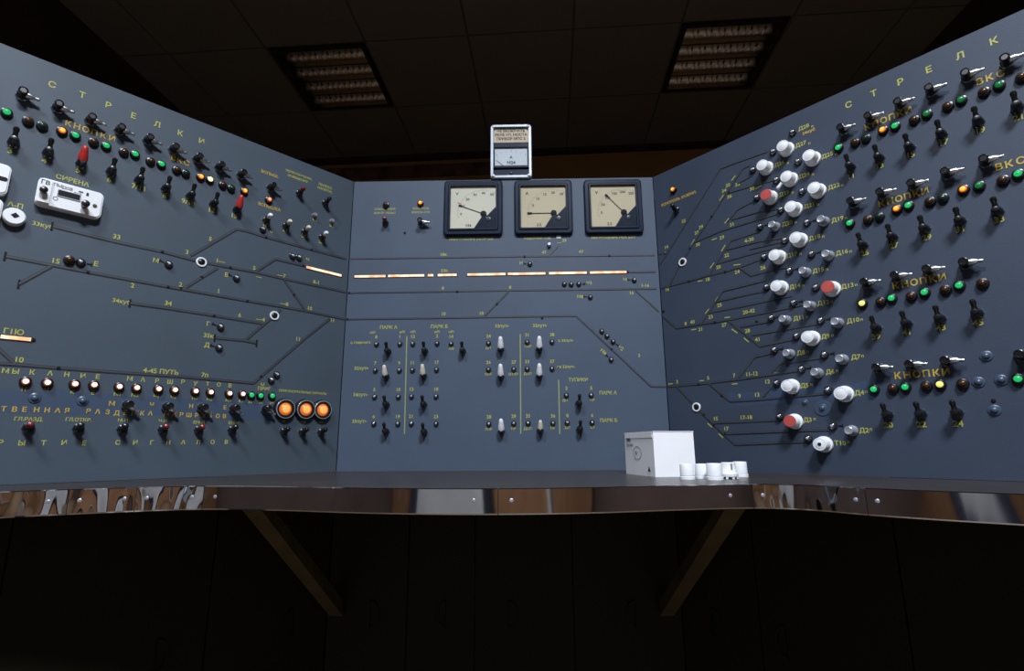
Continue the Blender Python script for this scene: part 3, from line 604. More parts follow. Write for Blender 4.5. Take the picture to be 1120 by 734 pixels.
# three square dial meters let into the face
def meter(x0, y0, x1, y1, dialk, ang, redmark, nums, foot, unit):
    (u0, v1_), (u1, v0_) = PC.px(x0, y0, .007), PC.px(x1, y1, .007)
    w = ((u1-u0)+(v1_-v0_))/2; cx, cz = (u0+u1)/2, (v0_+v1_)/2
    mb = MB().ringframe(rrect(w, w, .010, 4), rrect(w*.80, w*.80, .003, 4), 0, .020, bev=.004)
    mb.ringframe(rrect(w*.86, w*.86, .006, 4), rrect(w*.78, w*.78, .003, 4), .015, .0245, bev=.003)
    o = link('panel_meter', mb.mesh('panel_meter', 'meter', True), PC.root, (cx, 0, cz)); o.scale = (1, .58, 1)
    h = w*.39
    link('dial', MB().box(-h, h, -h, h, .010, .0128).mesh('dial', dialk, True), o)
    px, py = w*.22, -w*.20                              # pivot, lower right
    cov = [(h, -h), (h, -h+w*.40), (h*.62, -h+w*.245), (h*.40, -h+w*.24), (-h+w*.40, -h)]
    link('corner_cover', MB().prism(cov, .0130, .0180, inset=.001).mesh('corner_cover', 'meter', True), o)
    link('hub_cover', MB().lathe([(w*.052, .0130), (w*.052, .0178), (w*.040, .0188)], 16, M=Matrix.Translation((px*.80, py*.58, 0))).mesh('hub_cover', 'blackmatt', True), o)
    link('zero_screw', MB().lathe([(w*.042, .0175), (w*.042, .0190), (w*.034, .0196), (w*.012, .0192)], 14, M=Matrix.Translation((w*.26, -w*.22, 0))).mesh('zero_screw', 'black', True), o)
    hx, hy = px*.80, py*.58; a = math.radians(ang); Ln = w*.455
    nd = MB(); p = Vector((hx, hy, 0)); d = Vector((math.cos(a), math.sin(a), 0)); nn = Vector((-d.y, d.x, 0))
    def bar(t0, t1, hw):
        q = [p+d*t0-nn*hw, p+d*t1-nn*hw, p+d*t1+nn*hw, p+d*t0+nn*hw]; nd.prism([(v.x, v.y) for v in q], .0148, .0155)
    bar(0, Ln, .0009); bar(Ln*.86, Ln, .0032)
    link('needle', nd.mesh('needle', 'ink', True), o)
    R = w*.455                                           # scale arc from 180 deg to 60 deg
    arc = MB()
    for k in range(29):
        t = math.radians(188 - k*4.4); long = k % 4 == 0; r1 = R; r0 = R-(.007 if long else .004)
        c = Vector((math.cos(t), math.sin(t), 0)); s_ = Vector((-c.y, c.x, 0)); pp = Vector((hx, hy, 0)); hw = .0005
        q = [pp+c*r0-s_*hw, pp+c*r0+s_*hw, pp+c*r1+s_*hw, pp+c*r1-s_*hw]
        if all(abs(v.x) < h-.001 and abs(v.y) < h-.001 for v in q): arc.prism([(v.x, v.y) for v in q], .0128, .0130)
    link('scale_marks', arc.mesh('scale_marks', 'greyink', True), o)
    for k, s in enumerate(nums):
        t = math.radians(180 - k*(112/(len(nums)-1))); r = R*.84
        link('scale_number', text_mesh(s, .0105, 'ink'), o, (hx+r*math.cos(t), -.0131, hy+r*math.sin(t)))
    link('unit_mark', text_mesh(unit, .013, 'ink'), o, (-h*.72, -.0131, h*.66)); link('dial_print', text_mesh(foot, .011, 'ink'), o, (-h*.20, -.0131, -h*.84))
    if redmark: link('red_mark', MB().box(-.0065, .0065, -.0012, .0012, .0128, .0132).mesh('red_mark', 'red', True), o, (hx-R*.90, 0, hy+R*.44), (0, math.radians(18), 0))
    link('glass', MB().box(-w*.395, w*.395, -w*.395, w*.395, .0205, .0215).mesh('glass', 'glass', True), o)
meter(486.7,198.1,549.3,257.3,'dialw',159,True,('0','10','20','30','40','50'),'М4','V')
meter(563,197.6,626.3,256.3,'dial',180,False,('0','5','10','15','20','30'),'2.5','A')
meter(638.7,196.8,703.6,255.4,'dial',132,False,('0','50','100','150','200','250'),'2.5','V')

# ================================================================== right panel
P = PR
lamp(P, 736.2, 207.2, 'amber_on'); tumbler(P, 737, 228, 'black', 45); txt(P, 742, 217.7, 'КОНТРОЛЬ ЗАЗЕМЛ.', .0105, 'amberletter')
# headings and rows of point switches
rows = [
 dict(keys=((921,141),(951,128.5),(983.5,113),(1017.5,98),(1057,82),(1100,66)), kn=((948.6,139.2),(993.4,121)), vks=((1071.6,89.6),(1082,85.4),(1094.5,81)),
  lamps=((916.8,161.4,'green_on'),(934.8,155.5,'amber_off'),(946.7,151,'green_off'),(965.4,142,'amber_on'),(978.7,137.6,'green_on'),(999.5,130.6,'amber_off'),(1013.4,124.3,'green_dim'),(1036.3,115.9,'amber_off'),(1051,109,'green_dim'),(1076,100,'amber_off'),(1092.5,92.8,'green_dim'),(1117.3,83.9,'amber_off')),
  tog=((928.6,181,931,193,'11'),(960,171,962.3,182,'13'),(993.4,159.5,995.9,170,'15'),(1028.3,145,1032,156.3,'17'),(1068.7,131,1072,143,'19'),(1111.6,115,1114.5,128.7,'21'))),
 dict(keys=((932,221),(964,211),(998,201.5),(1035,189),(1077,175.5)), kn=((964.2,223.3),(1011.5,209.6)), vks=((1092.5,183),(1103.4,180),(1116.4,176)),
  lamps=((929.2,244,'green_on'),(949,239.7,'amber_off'),(961.4,236.7,'green_off'),(980.6,228.3,'amber_on'),(993.4,224.5,'green_on'),(1016.9,220,'amber_off'),(1031,216.3,'green_off'),(1053.5,207,'amber_on'),(1070.6,203,'green_dim'),(1097,196.6,'amber_off'),(1113.5,190,'green_on')),
  tog=((942,267,946,277,'25'),(974.3,258,977.8,269,'27'),(1009.6,249,1013.8,260,'29'),(1048.7,240.5,1050.6,251,'31'),(1089.7,230,1093,240.5,'33'))),
 dict(keys=((947,309),(980,302),(1015,295),(1055,287.5)), kn=((979.5,313),(1030.4,303.8)), vks=None,
  lamps=((942.9,331.8,'yellow_on'),(962.9,329.6,'amber_off'),(975,326,'green_on'),(996.4,323.8,'amber_off'),(1011,319.5,'green_on'),(1033.8,316.6,'amber_off'),(1049,312,'green_on'),(1074.5,309.5,'amber_off')),
  tog=((956.6,358,958.4,368.6,'39'),(990,353,992.3,363.6,'41'),(1026.6,347.5,1029.3,358.8,'43'),(1067.3,341.5,1070,353.2,'45'))),
 dict(keys=((960,402),(996,398.5),(1035,394.5)), kn=((981.6,411.4),(1034.3,407.5)), vks=None,
  lamps=((955.7,425.7,'green_on'),(976.3,424.5,'amber_off'),(990,423.2,'green_on'),(1012.9,421.8,'amber_off'),(1028,420.4,'yellow_on'),(1052.7,419.5,'amber_off'),(1113.4,414.3,'green_on')),
  tog=((969,453.5,971.8,465.2,'20'),(1005.4,452.5,1008,464.6,'22'),(1045,451,1048,463.8,'24')))]
for r in rows:
    for x, y in r['keys']: key(P, x, y)
    spaced(P, 'КНОПКИ', *r['kn'], .0172, 'amberletter')
    if r['vks']: letters(P, 'ВКС', r['vks'], .0172, 'amberletter')
    for x, y, k in r['lamps']: lamp(P, x, y, k)
    for x, y, lx, ly, s in r['tog']: toggle(P, x, y); txt(P, lx, ly, s, .0150)
letters(P, 'СТРЕЛК', ((928.2,115),(955.8,102.6),(984.8,90),(1015.9,76.6),(1050.2,61.4),(1086.8,45.4)), .0185)
key(P, 1116, 388)
for x, y in ((1078.4,389.3),(1070,417.9),(1095,415.5),(1087.5,448.6)): plug(P, x, y)
stud(P, 1086.6, 438.2); plug(P, 880, 440, .72)
o = plug(P, 899.3, 446.2, 1.0); link('plug_flange', MB().lathe([(.0165, 0), (.0160, .0014), (.0105, .0018)], 22).mesh('plug_flange', 'blueplug', True), o)
# signal buttons: (kind, x, y of the button or cap, marking, label x, y, repeater x, y)
btn = [('b',866.6,144.8,'Д28',879,139.5,None),('w',857.7,161,'Д27',875.8,158,(845.3,165.8)),('w',886.3,171.5,'Д25',905,170,(872.6,176.6)),('w',835.4,182,'Д26',852.5,179.5,(823,185.8)),
 ('t',861.9,194.4,'Д24',879.6,192,(849,196.7)),('w',892,206.8,'Д22',912,204,(877,209)),('r',840,214.4,'Д23',857.5,212,(827.5,216)),('w',866.6,227.2,'Д21',885.3,225,(853.9,229.3)),
 ('b',846.2,246.8,'Д20',861,244.5,(831,247.8)),('b',899.6,241,'Д19',916,240,(882.5,243)),('w',872,261,'Д18',891,260,(858.2,262.7)),('w',849,279.9,'Д17',866,279,(835.3,280.8)),
 ('b',904.8,278.6,'Д16',920.8,276.3,(887.4,277.7)),('b',879.6,297,'Д15',895,295.8,(863.2,295.8)),('w',851,313.5,'Д14',869.4,313.5,(838.4,313.5)),('r',907.5,314.8,'Д13',927,313,(892,314)),
 ('b',884.8,334,'Д12',900.4,331.3,(867.6,331)),('b',857.8,349.5,'Д11',873.8,348,(843.3,347.6)),('b',915,352.5,'Д10',933,350.8,(897.4,350.2)),('w',885.2,369.2,'Д9',903,368.2,(870.9,367.2)),
 ('b',862,386.6,'Д8',876,386,(846.8,382.5)),('b',920,392.7,'Д7',936,390.7,(901.4,387.6)),('b',892.8,407.6,'Д6',908,407,(876.4,403.3)),('w',863,422.3,'Д5',880,422,(849.2,418.7)),
 ('w',921.4,430.5,'Д4',940,429.9,(905.4,426.4)),('r',866.2,460.8,'Д3',883.5,459.5,(852.5,455.4)),('b',930.2,471,'Д2',945,471,(910.5,465.9)),('h',898.5,486,'Т10',916,485,(883.6,479.6))]
cap_label = {'Д27': 'white button cap highest up the panel, above the cap with a nub', 'Д25': 'white button cap nearest the green lamp that starts the top lamp row',
 'Д26': 'white button cap just above the uppermost red-faced cap', 'Д24': 'white button cap with a small nub on its side', 'Д22': 'white button cap diagonally below the nubbed cap, on the side of the switch rows',
 'Д23': 'red-faced white button cap, uppermost of the three red ones', 'Д21': 'white button cap just above a pair of bare steel buttons', 'Д18': 'white button cap just below a pair of bare steel buttons',
 'Д17': 'upper of two white button caps at the ends of the middle tracks', 'Д14': 'lower of two white button caps at the ends of the middle tracks', 'Д13': 'red-faced white button cap, middle one of the three red ones',
 'Д9': 'white button cap alone among bare steel buttons, below the middle red-faced cap', 'Д5': 'white button cap directly above the lowest red-faced cap', 'Д4': 'white button cap beside the green lamp that starts the bottom lamp row',
 'Д3': 'red-faced white button cap, lowest of the three red ones', 'Т10': 'white button cap with a dark central hole, lowest on the panel'}
for k, x, y, s, lx, ly, bp in btn:
    txt(P, lx + (3 if s == 'Т10' else 0), ly, s, .0128); txt(P, lx + (9.5 if len(s) > 2 else 7.5) + (3 if s == 'Т10' else 0), ly - 1.2, 'п', .0085)
    if bp: ball(P, bp[0], bp[1], stem=None if k != 'b' else 0)
    if s == 'Д28': ball(P, x, y); txt(P, 884.5, 144, '34куб', .010, 'amberletter'); continue
    button(P, x, y, .012 if k == 'b' else .015)
    if k == 'b': continue
    loc = P.at(x, y, .0175)
    c = link('button_cap', cap_me, None, P.world((loc[0], -.0005, loc[2])), (0, 0, P.rot))
    tag(c, cap_label[s], 'button cap', 'caps slipped over the signal buttons')
    link('cap_face', cap_face['red' if k == 'r' else 'white'], c)
    if k == 'h': link('cap_hole', cap_face['hole'], c)
    if k == 't': link('side_nub', MB().tube((-.012, -.010, .024), (-.6, -.6, .024), [(.0034, 0), (.0034, .008), (.0040, .0095), (.0040, .014), (.003, .0155)], 10).mesh('side_nub', 'white', True), c)
# track diagram
track(P, (714.5,279.2),(730.5,276.5)); track(P, (716.8,297.6),(741,259.5),(787.7,184.6),(806,177.5),(840,165.5))
track(P, (731.4,314),(742.5,291.5)); track(P, (749.8,280.5),(758.2,266.4),(778.2,236.8),(795.4,210.5),(812.5,184.2),(820,181))
track(P, (758.5,265.5),(789,252.5),(820,243),(850,234)); track(P, (794.5,211.5),(820,204),(848,196.5)); track(P, (807,200.5),(823,192)); track(P, (796.5,242),(806.8,229.2),(826,219)); track(P, (800.5,240),(830,231.5),(852,228))
track(P, (718.5,316.5),(753.5,307.5),(775.6,301),(793.3,297),(809.3,292.3),(835,282.5)); track(P, (775.6,301),(799.5,263.5),(831,253)); track(P, (795,273),(830,264),(858,260)); track(P, (785.5,288),(830,275.5),(860,268))
track(P, (809.3,292.8),(821.7,301.6),(850,294),(863,292)); track(P, (820,272.5),(880,258.5))
track(P, (720,341),(740.2,359),(768.5,354.3),(795,350.3),(843,341),(880,333)); track(P, (768.5,352.5),(790.7,318.4),(838,306.5)); track(P, (781,330.5),(812,323.5),(840,317.5)); track(P, (776.5,342),(812,335),(866,323.5))
track(P, (797,351),(831.5,378.8),(871,370.5)); track(P, (810,357.5),(843,351.5)); track(P, (823,366.5),(850,362),(895,354))
track(P, (726,423.1),(740.2,422.3),(775.6,419),(810,414.8),(876,405)); track(P, (740.2,422.5),(757.5,441)); track(P, (765.5,449.5),(804,486.3),(882,483.2))
track(P, (782.7,462.4),(812,461.5),(852,459.6)); track(P, (793.2,474.5),(830,473),(908,470)); track(P, (775.6,419.5),(798.6,439),(832,437),(904,430.5)); track(P, (832.5,436.6),(843.7,423.4))
track(P, (808.4,412.8),(825.5,390.6),(845,386)); track(P, (840.7,410.5),(853,397.8),(900,391.3))
for x, y in ((778.2,236.8),(797,210),(753.5,307.5),(793.3,297.2),(721,341.5),(782,352.3),(764,420.2),(789.5,432.5),(770,453.5),(781,464.5),(793,474.5),(754.5,271.5),(827.5,351.8)): stud(P, x, y)
ring(P, 746.4, 286.6); ring(P, 761.6, 445.3)
for i, (x, y) in enumerate(((747.7,242),(766.8,248.6),(762,255),(796.3,202.9),(792,208.8),(806.8,201.9),(797.8,215.3),(822.6,206.7),(800.7,245.8),(789.6,260),(763.3,267.7),(728.7,270.6),(729.6,317),(773.9,306),
    (785.9,292.4),(794.8,279.5),(806.3,297.7),(834.5,293),(757.4,352.4),(766.4,360.4),(777.4,346.8),(787,334),(792,355.6),(817.6,362.2),(828.8,371.6),(740.7,417.8),(774.7,413.7),(803,411),(809,433.4),(827.9,432),
    (782.7,458.2),(794.2,469.2),(839.2,417.6))):
    txt(P, x, y, ('32','39','37','35','34','33','36','38','31','29','30','14','16','18','20','22','24','26','40','21','23','25','27','28','41','3','5','7','9','13','15','17','12')[i], .0125)
for x, y, s in ((819.5,262.8,'4-30'),(750,354.2,'8'),(819,341,'20-42'),(822.2,409.3,'11-12'),(816,456.8,'17-18')): txt(P, x, y, s, .0125)
for a, b in (((786.8,219.6),(791.5,213)),((800,197.7),(804.5,192)),((792.5,244.4),(797.3,238.7)),((756,268),(759.7,261.8)),((776.5,293.6),(781,287.4)),((789,275),(793.3,268)),((771.2,343.2),(775.6,337.9)),((781,331.7),(785.4,324.6)),
    ((800.4,360),(806.6,364.5)),((813.7,369.8),(819,374.2)),((763.2,307.8),(768.5,307)),((756.1,361),(761.5,360)),((802.2,290.1),(810.2,289.2)),((792.4,347.7),(798.6,346.8)),((778.5,262.5),(784,260.8)),((731,420.2),(736,419.6)),((765,416.6),(770,416.2)),((800.4,420.2),(806.6,419.6)),((774,463),(779,467.5)),((786,474.5),(791,479)),((846,408.5),(854,407.6)),((724,279),(728,275.5)),((826,207),(833,203))): line(P, a, b)

# ================================================================== things hung on the left panel
def wall_box(p4, depth, label, cat, name, parts):
    """white rounded plastic box on the left panel; p4 = photo corners TL, TR, BR, BL of its front"""
    c = [PL.px(x, y, depth) for x, y in p4]
    cx = sum(q[0] for q in c)/4; cz = sum(q[1] for q in c)/4
    w = ((c[1][0]-c[0][0])+(c[2][0]-c[3][0]))/2; h = ((c[0][1]-c[3][1])+(c[1][1]-c[2][1]))/2
    tilt = math.atan2(c[1][1]-c[0][1], c[1][0]-c[0][0])
    root = link(name, None, None, PL.world((cx, -.0005, cz)), (0, 0, PL.rot)); tag(root, label, cat)
    link('case', MB().prism(rrect(w, h, .009, 5), 0, depth-.002).prism(rrect(w-.002, h-.002, .008, 5), depth-.002, depth, inset=.0015).mesh('case', 'white', True), root)
    parts(root, w, h, depth); return root
def meter_box_parts(o, w, h, d):
    def bx(name, x0, x1, y0, y1, z0, z1, k): link(name, MB().box(x0*w, x1*w, y0*h, y1*h, d+z0, d+z1).mesh(name, k, True), o)
    bx('display_slot', -.20, .14, -.03, .19, 0, .0008, 'blackmatt'); link('display_rim', MB().ringframe(rrect(.36*w, .26*h, .002, 2, -.03*w, .08*h), rrect(.33*w, .21*h, .001, 2, -.03*w, .08*h), d, d+.0016).mesh('display_rim', 'greyframe', True), o)
    bx('end_cover', -.485, -.30, -.42, .42, 0, .004, 'white'); bx('brand_strip', .10, .17, .30, .35, 0, .0004, 'ink'); bx('brand_strip', .22, .26, .24, .36, 0, .0004, 'ink')
    for x, y, r, L in ((-.41, -.04, .0062, .016), (.22, -.17, .0068, .018)):
        k = link('knob', MB().lathe([(r*.55, d), (r*.55, d+L*.5), (r, d+L*.6), (r, d+L), (r*.7, d+L+.001)], 14, M=Matrix.Translation((x*w, y*h, 0))).mesh('knob', 'black', True), o)
        link('knob_stalk', MB().lathe([(r*.75, d), (r*.75, d+L*.5), (r*.5, d+L*.52)], 12, M=Matrix.Translation((x*w, y*h, 0))).mesh('knob_stalk', 'brace', True), k)
    link('screw', MB().lathe([(.0036, d), (.0036, d+.0012), (.002, d+.0014)], 10, M=Matrix.Translation((.38*w, -.06*h, 0))).mesh('screw', 'brace', True), o)
    for s, x, y, sz, k in (('ГВ', -.40, .30, .011, 'ink'), ('ТЗ-2', -.22, .35, .007, 'greyink'), ('~220В', -.10, .32, .008, 'greyink'), ('ВКЛ', .09, .22, .006, 'greyink'), ('○', -.22, -.17, .010, 'greyink')):
        link('lettering', text_mesh(s, sz, k), o, (x*w, -d-(.0042 if x < -.3 else .0004), y*h))
wall_box(((42.9,192.9),(113.4,211.6),(110.7,239.3),(37.5,222.3)), .016, 'white plastic meter box with a dark display slot hung on the panel', 'meter box', 'meter_box', meter_box_parts)
def slotbox(o, w, h, d):
    link('oval_hole', MB().prism(rrect(.014, .008, .0035, 3, w*.30, 0), d, d+.0006).mesh('oval_hole', 'blackmatt', True), o)
wall_box(((-28,171),(12,181),(9,213),(-31,205)), .016, 'white plastic junction box with an oval hole, beside the white meter box', 'junction box', 'junction_box', slotbox)
def ribbox(o, w, h, d):
    link('ridge', MB().box(w*.1, w*.16, -h*.35, h*.35, d, d+.002).mesh('ridge', 'white', True), o)
wall_box(((-36,208),(2,219),(2,243),(-38,233)), .016, 'plain white plastic box beside the round white socket', 'junction box', 'junction_box', ribbox)
loc = PL.at(15.6, 236.5, .012)
s_ = link('round_socket', MB().lathe([(.0160, 0), (.0160, .011), (.0148, .0120), (.0144, .0140)], 30).mesh('round_socket', 'white', True), None, PL.world((loc[0], -.0005, loc[2])), (0, 0, PL.rot))
tag(s_, 'round white plastic socket with a dark square hole on the panel', 'socket')
link('square_hole', MB().prism([(.0062,0),(0,.0056),(-.0062,0),(0,-.0056)], .0120, .0144).mesh('square_hole', 'blackmatt', True), s_, (.001, 0, .001))

# ================================================================== desk
front = [(-.965,-.866),(-.84,-.735),(-.705,-.612),(-.635,-.571),(-.558,-.535),(-.465,-.510),(-.335,-.527),(-.2,-.563),(-.087,-.582),(.014,-.587),(.142,-.576),(.287,-.541),(.410,-.519),(.482,-.545),(.532,-.606),(.59,-.659),(.661,-.712),(.76,-.812),(.878,-.94)]
def catmull(pts, n=6):
    out = []
    for i in range(len(pts)-1):
        p0 = pts[max(i-1,0)]; p1 = pts[i]; p2 = pts[i+1]; p3 = pts[min(i+2,len(pts)-1)]
        for k in range(n):
            t = k/n; out.append(tuple(.5*((2*p1[d])+(-p0[d]+p2[d])*t+(2*p0[d]-5*p1[d]+4*p2[d]-p3[d])*t*t+(-p0[d]+3*p1[d]-3*p2[d]+p3[d])*t**3) for d in (0,1)))
    out.append(pts[-1]); return out
fr = catmull(front)
desk = link('desk', None, None, (0, -.3, 0)); tag(desk, 'dark wavy-edged desk with polished steel edging along all three panels', 'desk')
DY = .3
back = [(.43+math.cos(TR)*1.0, -math.sin(TR)*1.0), (.43, 0), (-.43, 0), (-.43-math.cos(TL)*1.0, -math.sin(TL)*1.0)]
TH = .035
outl = [(x, y+DY) for x, y in fr] + [(x, y+DY) for x, y in back]
link('desk_top', MB().prism(outl, DESK-TH, DESK).mesh('desk_top', 'desk'), desk)
# steel edging cut in lengths
ks = [0]
def near(px_x):
    best = min(range(len(fr)), key=lambda i: abs(proj_x(fr[i]) - px_x)); return best
def proj_x(p):
    d = np.array([p[0], p[1], DESK]) - CAM; return 560 + F_PX*(d@RT)/(d@FW)
cuts = [0] + [near(x) for x in (76, 150, 228, 545, 823, 942)] + [len(fr)-1]
cuts = sorted(set(cuts))
for a, b in zip(cuts[:-1], cuts[1:]):
    seg = fr[a:b+1]; vs = []; n = len(seg)
    for i, (x, y) in enumerate(seg):
        p, q = seg[max(i-1,0)], seg[min(i+1,n-1)]; tx, ty = q[0]-p[0], q[1]-p[1]; L = math.hypot(tx, ty); nx, ny = ty/L, -tx/L
        if i == 0: x += tx/L*.0006; y += ty/L*.0006
        if i == n-1: x -= tx/L*.0006; y -= ty/L*.0006
        prof = ((-.003, .0012), (.0004, .0012), (.0020, 0.0), (.0020, -TH+.001), (.0004, -TH-.001), (-.003, -TH-.001))
        vs += [(x+nx*o_, y+ny*o_+DY, DESK+z) for o_, z in prof]
    fs = []
    for i in range(n-1):
        for k in range(6): fs.append((i*6+k, (i+1)*6+k, (i+1)*6+(k+1)%6, i*6+(k+1)%6))
    fs += [tuple(range(6))[::-1], tuple((n-1)*6+k for k in range(6))]
    link('edge_band', MB().add(vs, fs).mesh('edge_band', 'band_dented' if proj_x(seg[0]) < 200 and proj_x(seg[-1]) > 60 or 800 < proj_x(seg[0]) < 900 else 'band', angle=30), desk)
    for e in (0.06, .94) if n > 6 else (.5,):
        i = min(n-2, max(1, int(e*(n-1)))); x, y = seg[i]; p, q = seg[i-1], seg[i+1]; tx, ty = q[0]-p[0], q[1]-p[1]; L = math.hypot(tx, ty); nv = (ty/L, -tx/L, 0)
        link('band_screw', MB().tube((x+nv[0]*.0015, y+nv[1]*.0015+DY, DESK-TH*.45), (x+nv[0], y+nv[1]+DY, DESK-TH*.45), [(.0030, 0), (.0030, .0008), (.0020, .0014)], 10).mesh('band_screw', 'steel'), desk)
for x, yf, zt in ((-.404, -.458, DESK-TH), (.391, -.478, DESK-TH)):      # diagonal braces of flat steel bar under the overhang
    zb = DESK - .325; w = .016
    vs = [(x-w,yf-.02,zt-.002),(x+w,yf-.02,zt-.002),(x+w,yf+.02,zt-.002),(x-w,yf+.02,zt-.002),(x-w,-.012,zb-.012),(x+w,-.012,zb-.012),(x+w,-.012,zb+.022),(x-w,-.012,zb+.022)]
    vs = [(a, b+DY, c) for a, b, c in vs]
    mb = MB().add(vs, [(0,1,2,3),(7,6,5,4),(0,4,5,1),(1,5,6,2),(2,6,7,3),(3,7,4,0)])
    link('brace', mb.mesh('brace', 'brace'), desk)

# ================================================================== cupboards under the desk
def cupboard(P, u0, u1, doors, label):
    root = link('base_cabinet', None, None, (P.o[0], P.o[1], 0), (0, 0, P.rot)); tag(root, label, 'cabinet', 'cabinets under the desk')
    H = DESK-TH-.002; d0 = .012
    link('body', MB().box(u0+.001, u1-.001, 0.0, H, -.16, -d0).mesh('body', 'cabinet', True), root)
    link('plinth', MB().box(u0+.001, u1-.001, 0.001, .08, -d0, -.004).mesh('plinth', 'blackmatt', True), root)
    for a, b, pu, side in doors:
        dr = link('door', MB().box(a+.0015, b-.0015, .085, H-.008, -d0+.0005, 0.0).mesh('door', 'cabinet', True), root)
        pts = [(side*.024*math.cos(t), .034*math.sin(t)) for t in [-math.pi/2 + math.pi*k/12 for k in range(13)]]
        mb = MB(); 
        inner = [(x*.72, y*.80) for x, y in pts]
        if side < 0: pts, inner = pts[::-1], inner[::-1]
        mb.ringframe(pts, inner, 0, .004, bev=.001)
        fp = link('finger_pull', mb.mesh('finger_pull', 'cabinet', True), dr, (pu, 0, DESK-.338))
        link('recess', MB().prism(inner, -.0002, .0006).mesh('recess', 'blackmatt', True), dr, (pu, 0, DESK-.338))
def ux(P, x, y): return P.px(x, y)[0]
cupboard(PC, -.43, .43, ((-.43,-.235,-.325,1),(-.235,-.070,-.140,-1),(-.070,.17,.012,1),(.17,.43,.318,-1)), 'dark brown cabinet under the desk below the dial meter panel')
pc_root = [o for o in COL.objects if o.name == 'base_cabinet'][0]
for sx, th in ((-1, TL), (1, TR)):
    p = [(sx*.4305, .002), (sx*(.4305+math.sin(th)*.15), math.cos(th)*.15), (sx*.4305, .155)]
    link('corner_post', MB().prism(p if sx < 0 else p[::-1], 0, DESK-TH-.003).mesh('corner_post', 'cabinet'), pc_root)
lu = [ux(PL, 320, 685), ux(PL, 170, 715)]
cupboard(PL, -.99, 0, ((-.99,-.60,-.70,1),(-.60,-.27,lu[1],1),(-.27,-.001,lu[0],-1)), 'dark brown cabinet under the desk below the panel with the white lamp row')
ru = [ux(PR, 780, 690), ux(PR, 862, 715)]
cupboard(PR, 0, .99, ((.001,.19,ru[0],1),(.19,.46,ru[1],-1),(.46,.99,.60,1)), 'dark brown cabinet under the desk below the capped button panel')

# ================================================================== things on the desk and the top edge
ca = math.radians(12); N0 = (.3124, -.3052)
W1, W2, HB = .088, .145, .089
dr_, dl_ = (math.cos(ca), math.sin(ca)), (-math.sin(ca), math.cos(ca))
ctn = link('carton', None, None, (*N0, DESK), (0, 0, ca)); tag(ctn, 'small white carton standing on the desk beside white caps', 'box')
cb = MB().box(0, W1, 0, W2, 0, HB-.0008)
link('carton_body', cb.mesh('carton_body', 'carton'), ctn)
link('lid_flap', MB().box(-.0008, W1+.0006, -.0008, W2+.0006, HB-.0008, HB+.0006).mesh('lid_flap', 'carton'), ctn)
link('lid_tuck', MB().box(-.0010, 0, .004, W2-.004, HB-.012, HB).mesh('lid_tuck', 'carton'), ctn)
def side_print(s, size, y, z, k='greyink'):        # print on the shaded left side of the carton (local -x face)
    link('lettering', text_mesh(s, size, k, 'LEFT'), ctn, (-.0014, y, z), (0, 0, -math.pi/2))
side_print('ЭРА', .011, W2-.012, HB-.016, 'ink'); side_print('220-240V', .009, W2-.012, HB-.026)
side_print('▲', .012, .030, .014, 'ink'); 
pr = MB().ringframe([(.014*math.cos(2*math.pi*k/24)*1.5, .014*math.sin(2*math.pi*k/24)) for k in range(24)], [(.0128*math.cos(2*math.pi*k/24)*1.5, .0128*math.sin(2*math.pi*k/24)) for k in range(24)], 0, .0003)
link('printed_ring', pr.mesh('printed_ring', 'greyink', True), ctn, (-.0002, .080, .046), (0, 0, -math.pi/2)); side_print('E27', .009, .090, .046)
# loose button caps on the desk (rim down)
cap_up_me = MB().lathe([(.0150, 0), (.0150, .0050), (.0138, .0060), (.0134, .0275), (.0126, .0290), (.0112, .0290), (.0110, .0275)], 24).mesh('button_cap', 'white')
lip_me = MB().lathe([(.0140, .0061), (.0140, .0068), (.0137, .0070)], 24).mesh('rim_line', 'greyframe')
def loose(x, y, label, group=None, s=1.0):
    c = link('button_cap', cap_up_me, None, (x, y, DESK)); tag(c, label, 'button cap', 'loose caps on the desk'); c.scale = (s, s, s)
    link('rim_line', lip_me, c); return c
def ondesk(x, y):
    d = FW + RT*(x-560)/F_PX - UP*(y-367)/F_PX; t = (DESK-CAM[2])/d[2]; p = CAM + d*t; return p[0], p[1]
loose(*ondesk(752, 524.2), 'loose white plastic cap on the desk, set against the front of the carton', s=.93)
loose(*ondesk(768.5, 523.5), 'loose white cap on the desk, second out from the carton', s=.93)
loose(*ondesk(782, 524.8), 'loose white cap on the desk, third out from the carton, with greyer side', s=1.0)
loose(*ondesk(810, 521.5), 'loose white cap on the desk at the end farthest from the carton', s=1.0)
x, y = ondesk(797.5, 523.5)
tp = link('cap_holder', None, None, (x, y, DESK)); tag(tp, 'white notched plastic lamp holder among the loose caps on the desk', 'lamp holder', 'loose caps on the desk')
link('holder_body', MB().lathe([(.0160, .0040), (.0165, .009), (.0140, .012), (.0125, .0285), (.0110, .0295)], 20).mesh('holder_body', 'white'), tp)
link('notch', MB().box(-.0005, .0028, -.0140, -.0126, .0165, .0275).mesh('notch', 'greyframe'), tp)
for k in range(9):
    a = 2*math.pi*k/9; link('lug', MB().box(-.0030, .0030, -.0020, .0020, 0, .0050).mesh('lug', 'white'), tp, (.0138*math.cos(a), .0120*math.sin(a), 0), (0, 0, a))
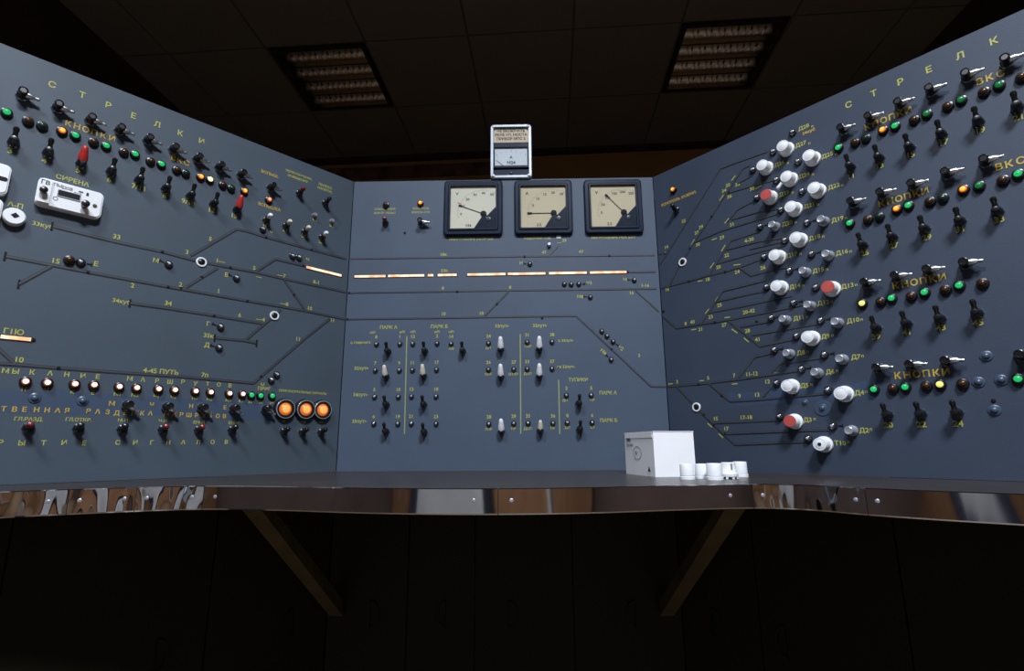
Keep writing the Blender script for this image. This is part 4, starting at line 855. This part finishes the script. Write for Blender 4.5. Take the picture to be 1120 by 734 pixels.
# hand-mounted meter standing on the centre panel's top edge
(ua, va), (ub, vb) = PC.px(536.5, 136, .0), PC.px(582, 194, .0)
mw, mh = ub-ua, va-vb; mz = DESK+.8126+.0005
am = link('standing_meter', None, None, ((ua+ub)/2, .004, mz)); tag(am, 'small meter with a paper label standing on top of the console', 'meter')
link('meter_case', MB().ringframe(rrect(mw, mh, .010, 4, 0, mh/2), rrect(mw*.86, mh*.90, .006, 4, 0, mh/2), -.028, .012, bev=.003).mesh('meter_case', 'greyframe', True), am)
link('face_plate', MB().prism(rrect(mw*.865, mh*.905, .004, 4, 0, mh/2), -.024, .004).mesh('face_plate', 'meter', True), am)
link('paper_label', MB().box(-mw*.425, mw*.425, mh*.68, mh*.94, .004, .0046).mesh('paper_label', 'label', True), am)
for i, s in enumerate(('НЕ ВКЛЮЧАТЬ', 'РЕЛЕ УП. МОСТА', 'ПРИБОР МПС 2')):
    link('lettering', text_mesh(s, .0112, 'ink'), am, (0, -.0050, mh*(.895-.075*i)))
link('dial', MB().box(-mw*.395, mw*.395, mh*.235, mh*.575, .004, .0048).mesh('dial', 'dialb', True), am)
link('dial_hood', MB().ringframe([(-mw*.43,mh*.20),(mw*.43,mh*.20),(mw*.43,mh*.66),(-mw*.43,mh*.66)], [(-mw*.395,mh*.235),(mw*.395,mh*.235),(mw*.395,mh*.575),(-mw*.395,mh*.575)], .004, .010).mesh('dial_hood', 'meter', True), am)
link('needle', MB().prism([(-mw*.18,mh*.235),(-mw*.16,mh*.235),(-mw*.345,mh*.345),(-mw*.36,mh*.345)], .0052, .0058).mesh('needle', 'ink', True), am)
ticks = MB()
for k in range(13):
    t = math.radians(160-k*11.7); cx, cy = 0, mh*.12; r = mh*.40
    x, y = cx+r*1.05*math.cos(t), cy+r*math.sin(t)
    if abs(x) < mw*.37 and mh*.25 < y < mh*.56: ticks.box(x-.0006, x+.0006, y-.004, y+.004 if k % 3 == 0 else y, .0048, .0051)
link('scale_marks', ticks.mesh('scale_marks', 'greyink', True), am)
link('dial_print', text_mesh('A', .012, 'ink'), am, (0, -.0052, mh*.40)); link('dial_print', text_mesh('М24', .013, 'ink'), am, (0, -.0052, mh*.30))
link('zero_screw', MB().lathe([(.004, .004), (.004, .006), (.003, .0066)], 12, M=Matrix.Translation((0, mh*.11, 0))).mesh('zero_screw', 'black', True), am)
link('glass', MB().box(-mw*.40, mw*.40, mh*.23, mh*.58, .0092, .0098).mesh('glass', 'glass', True), am)
for sx in (-1, 1):
    for zz in (.045, .955): link('corner_clip', MB().tube((sx*mw*.42, mh*zz, .010), (sx*mw*.42, mh*zz, 1), [(.0045, 0), (.0045, .003), (.003, .004)], 8).mesh('corner_clip', 'steel', True), am)
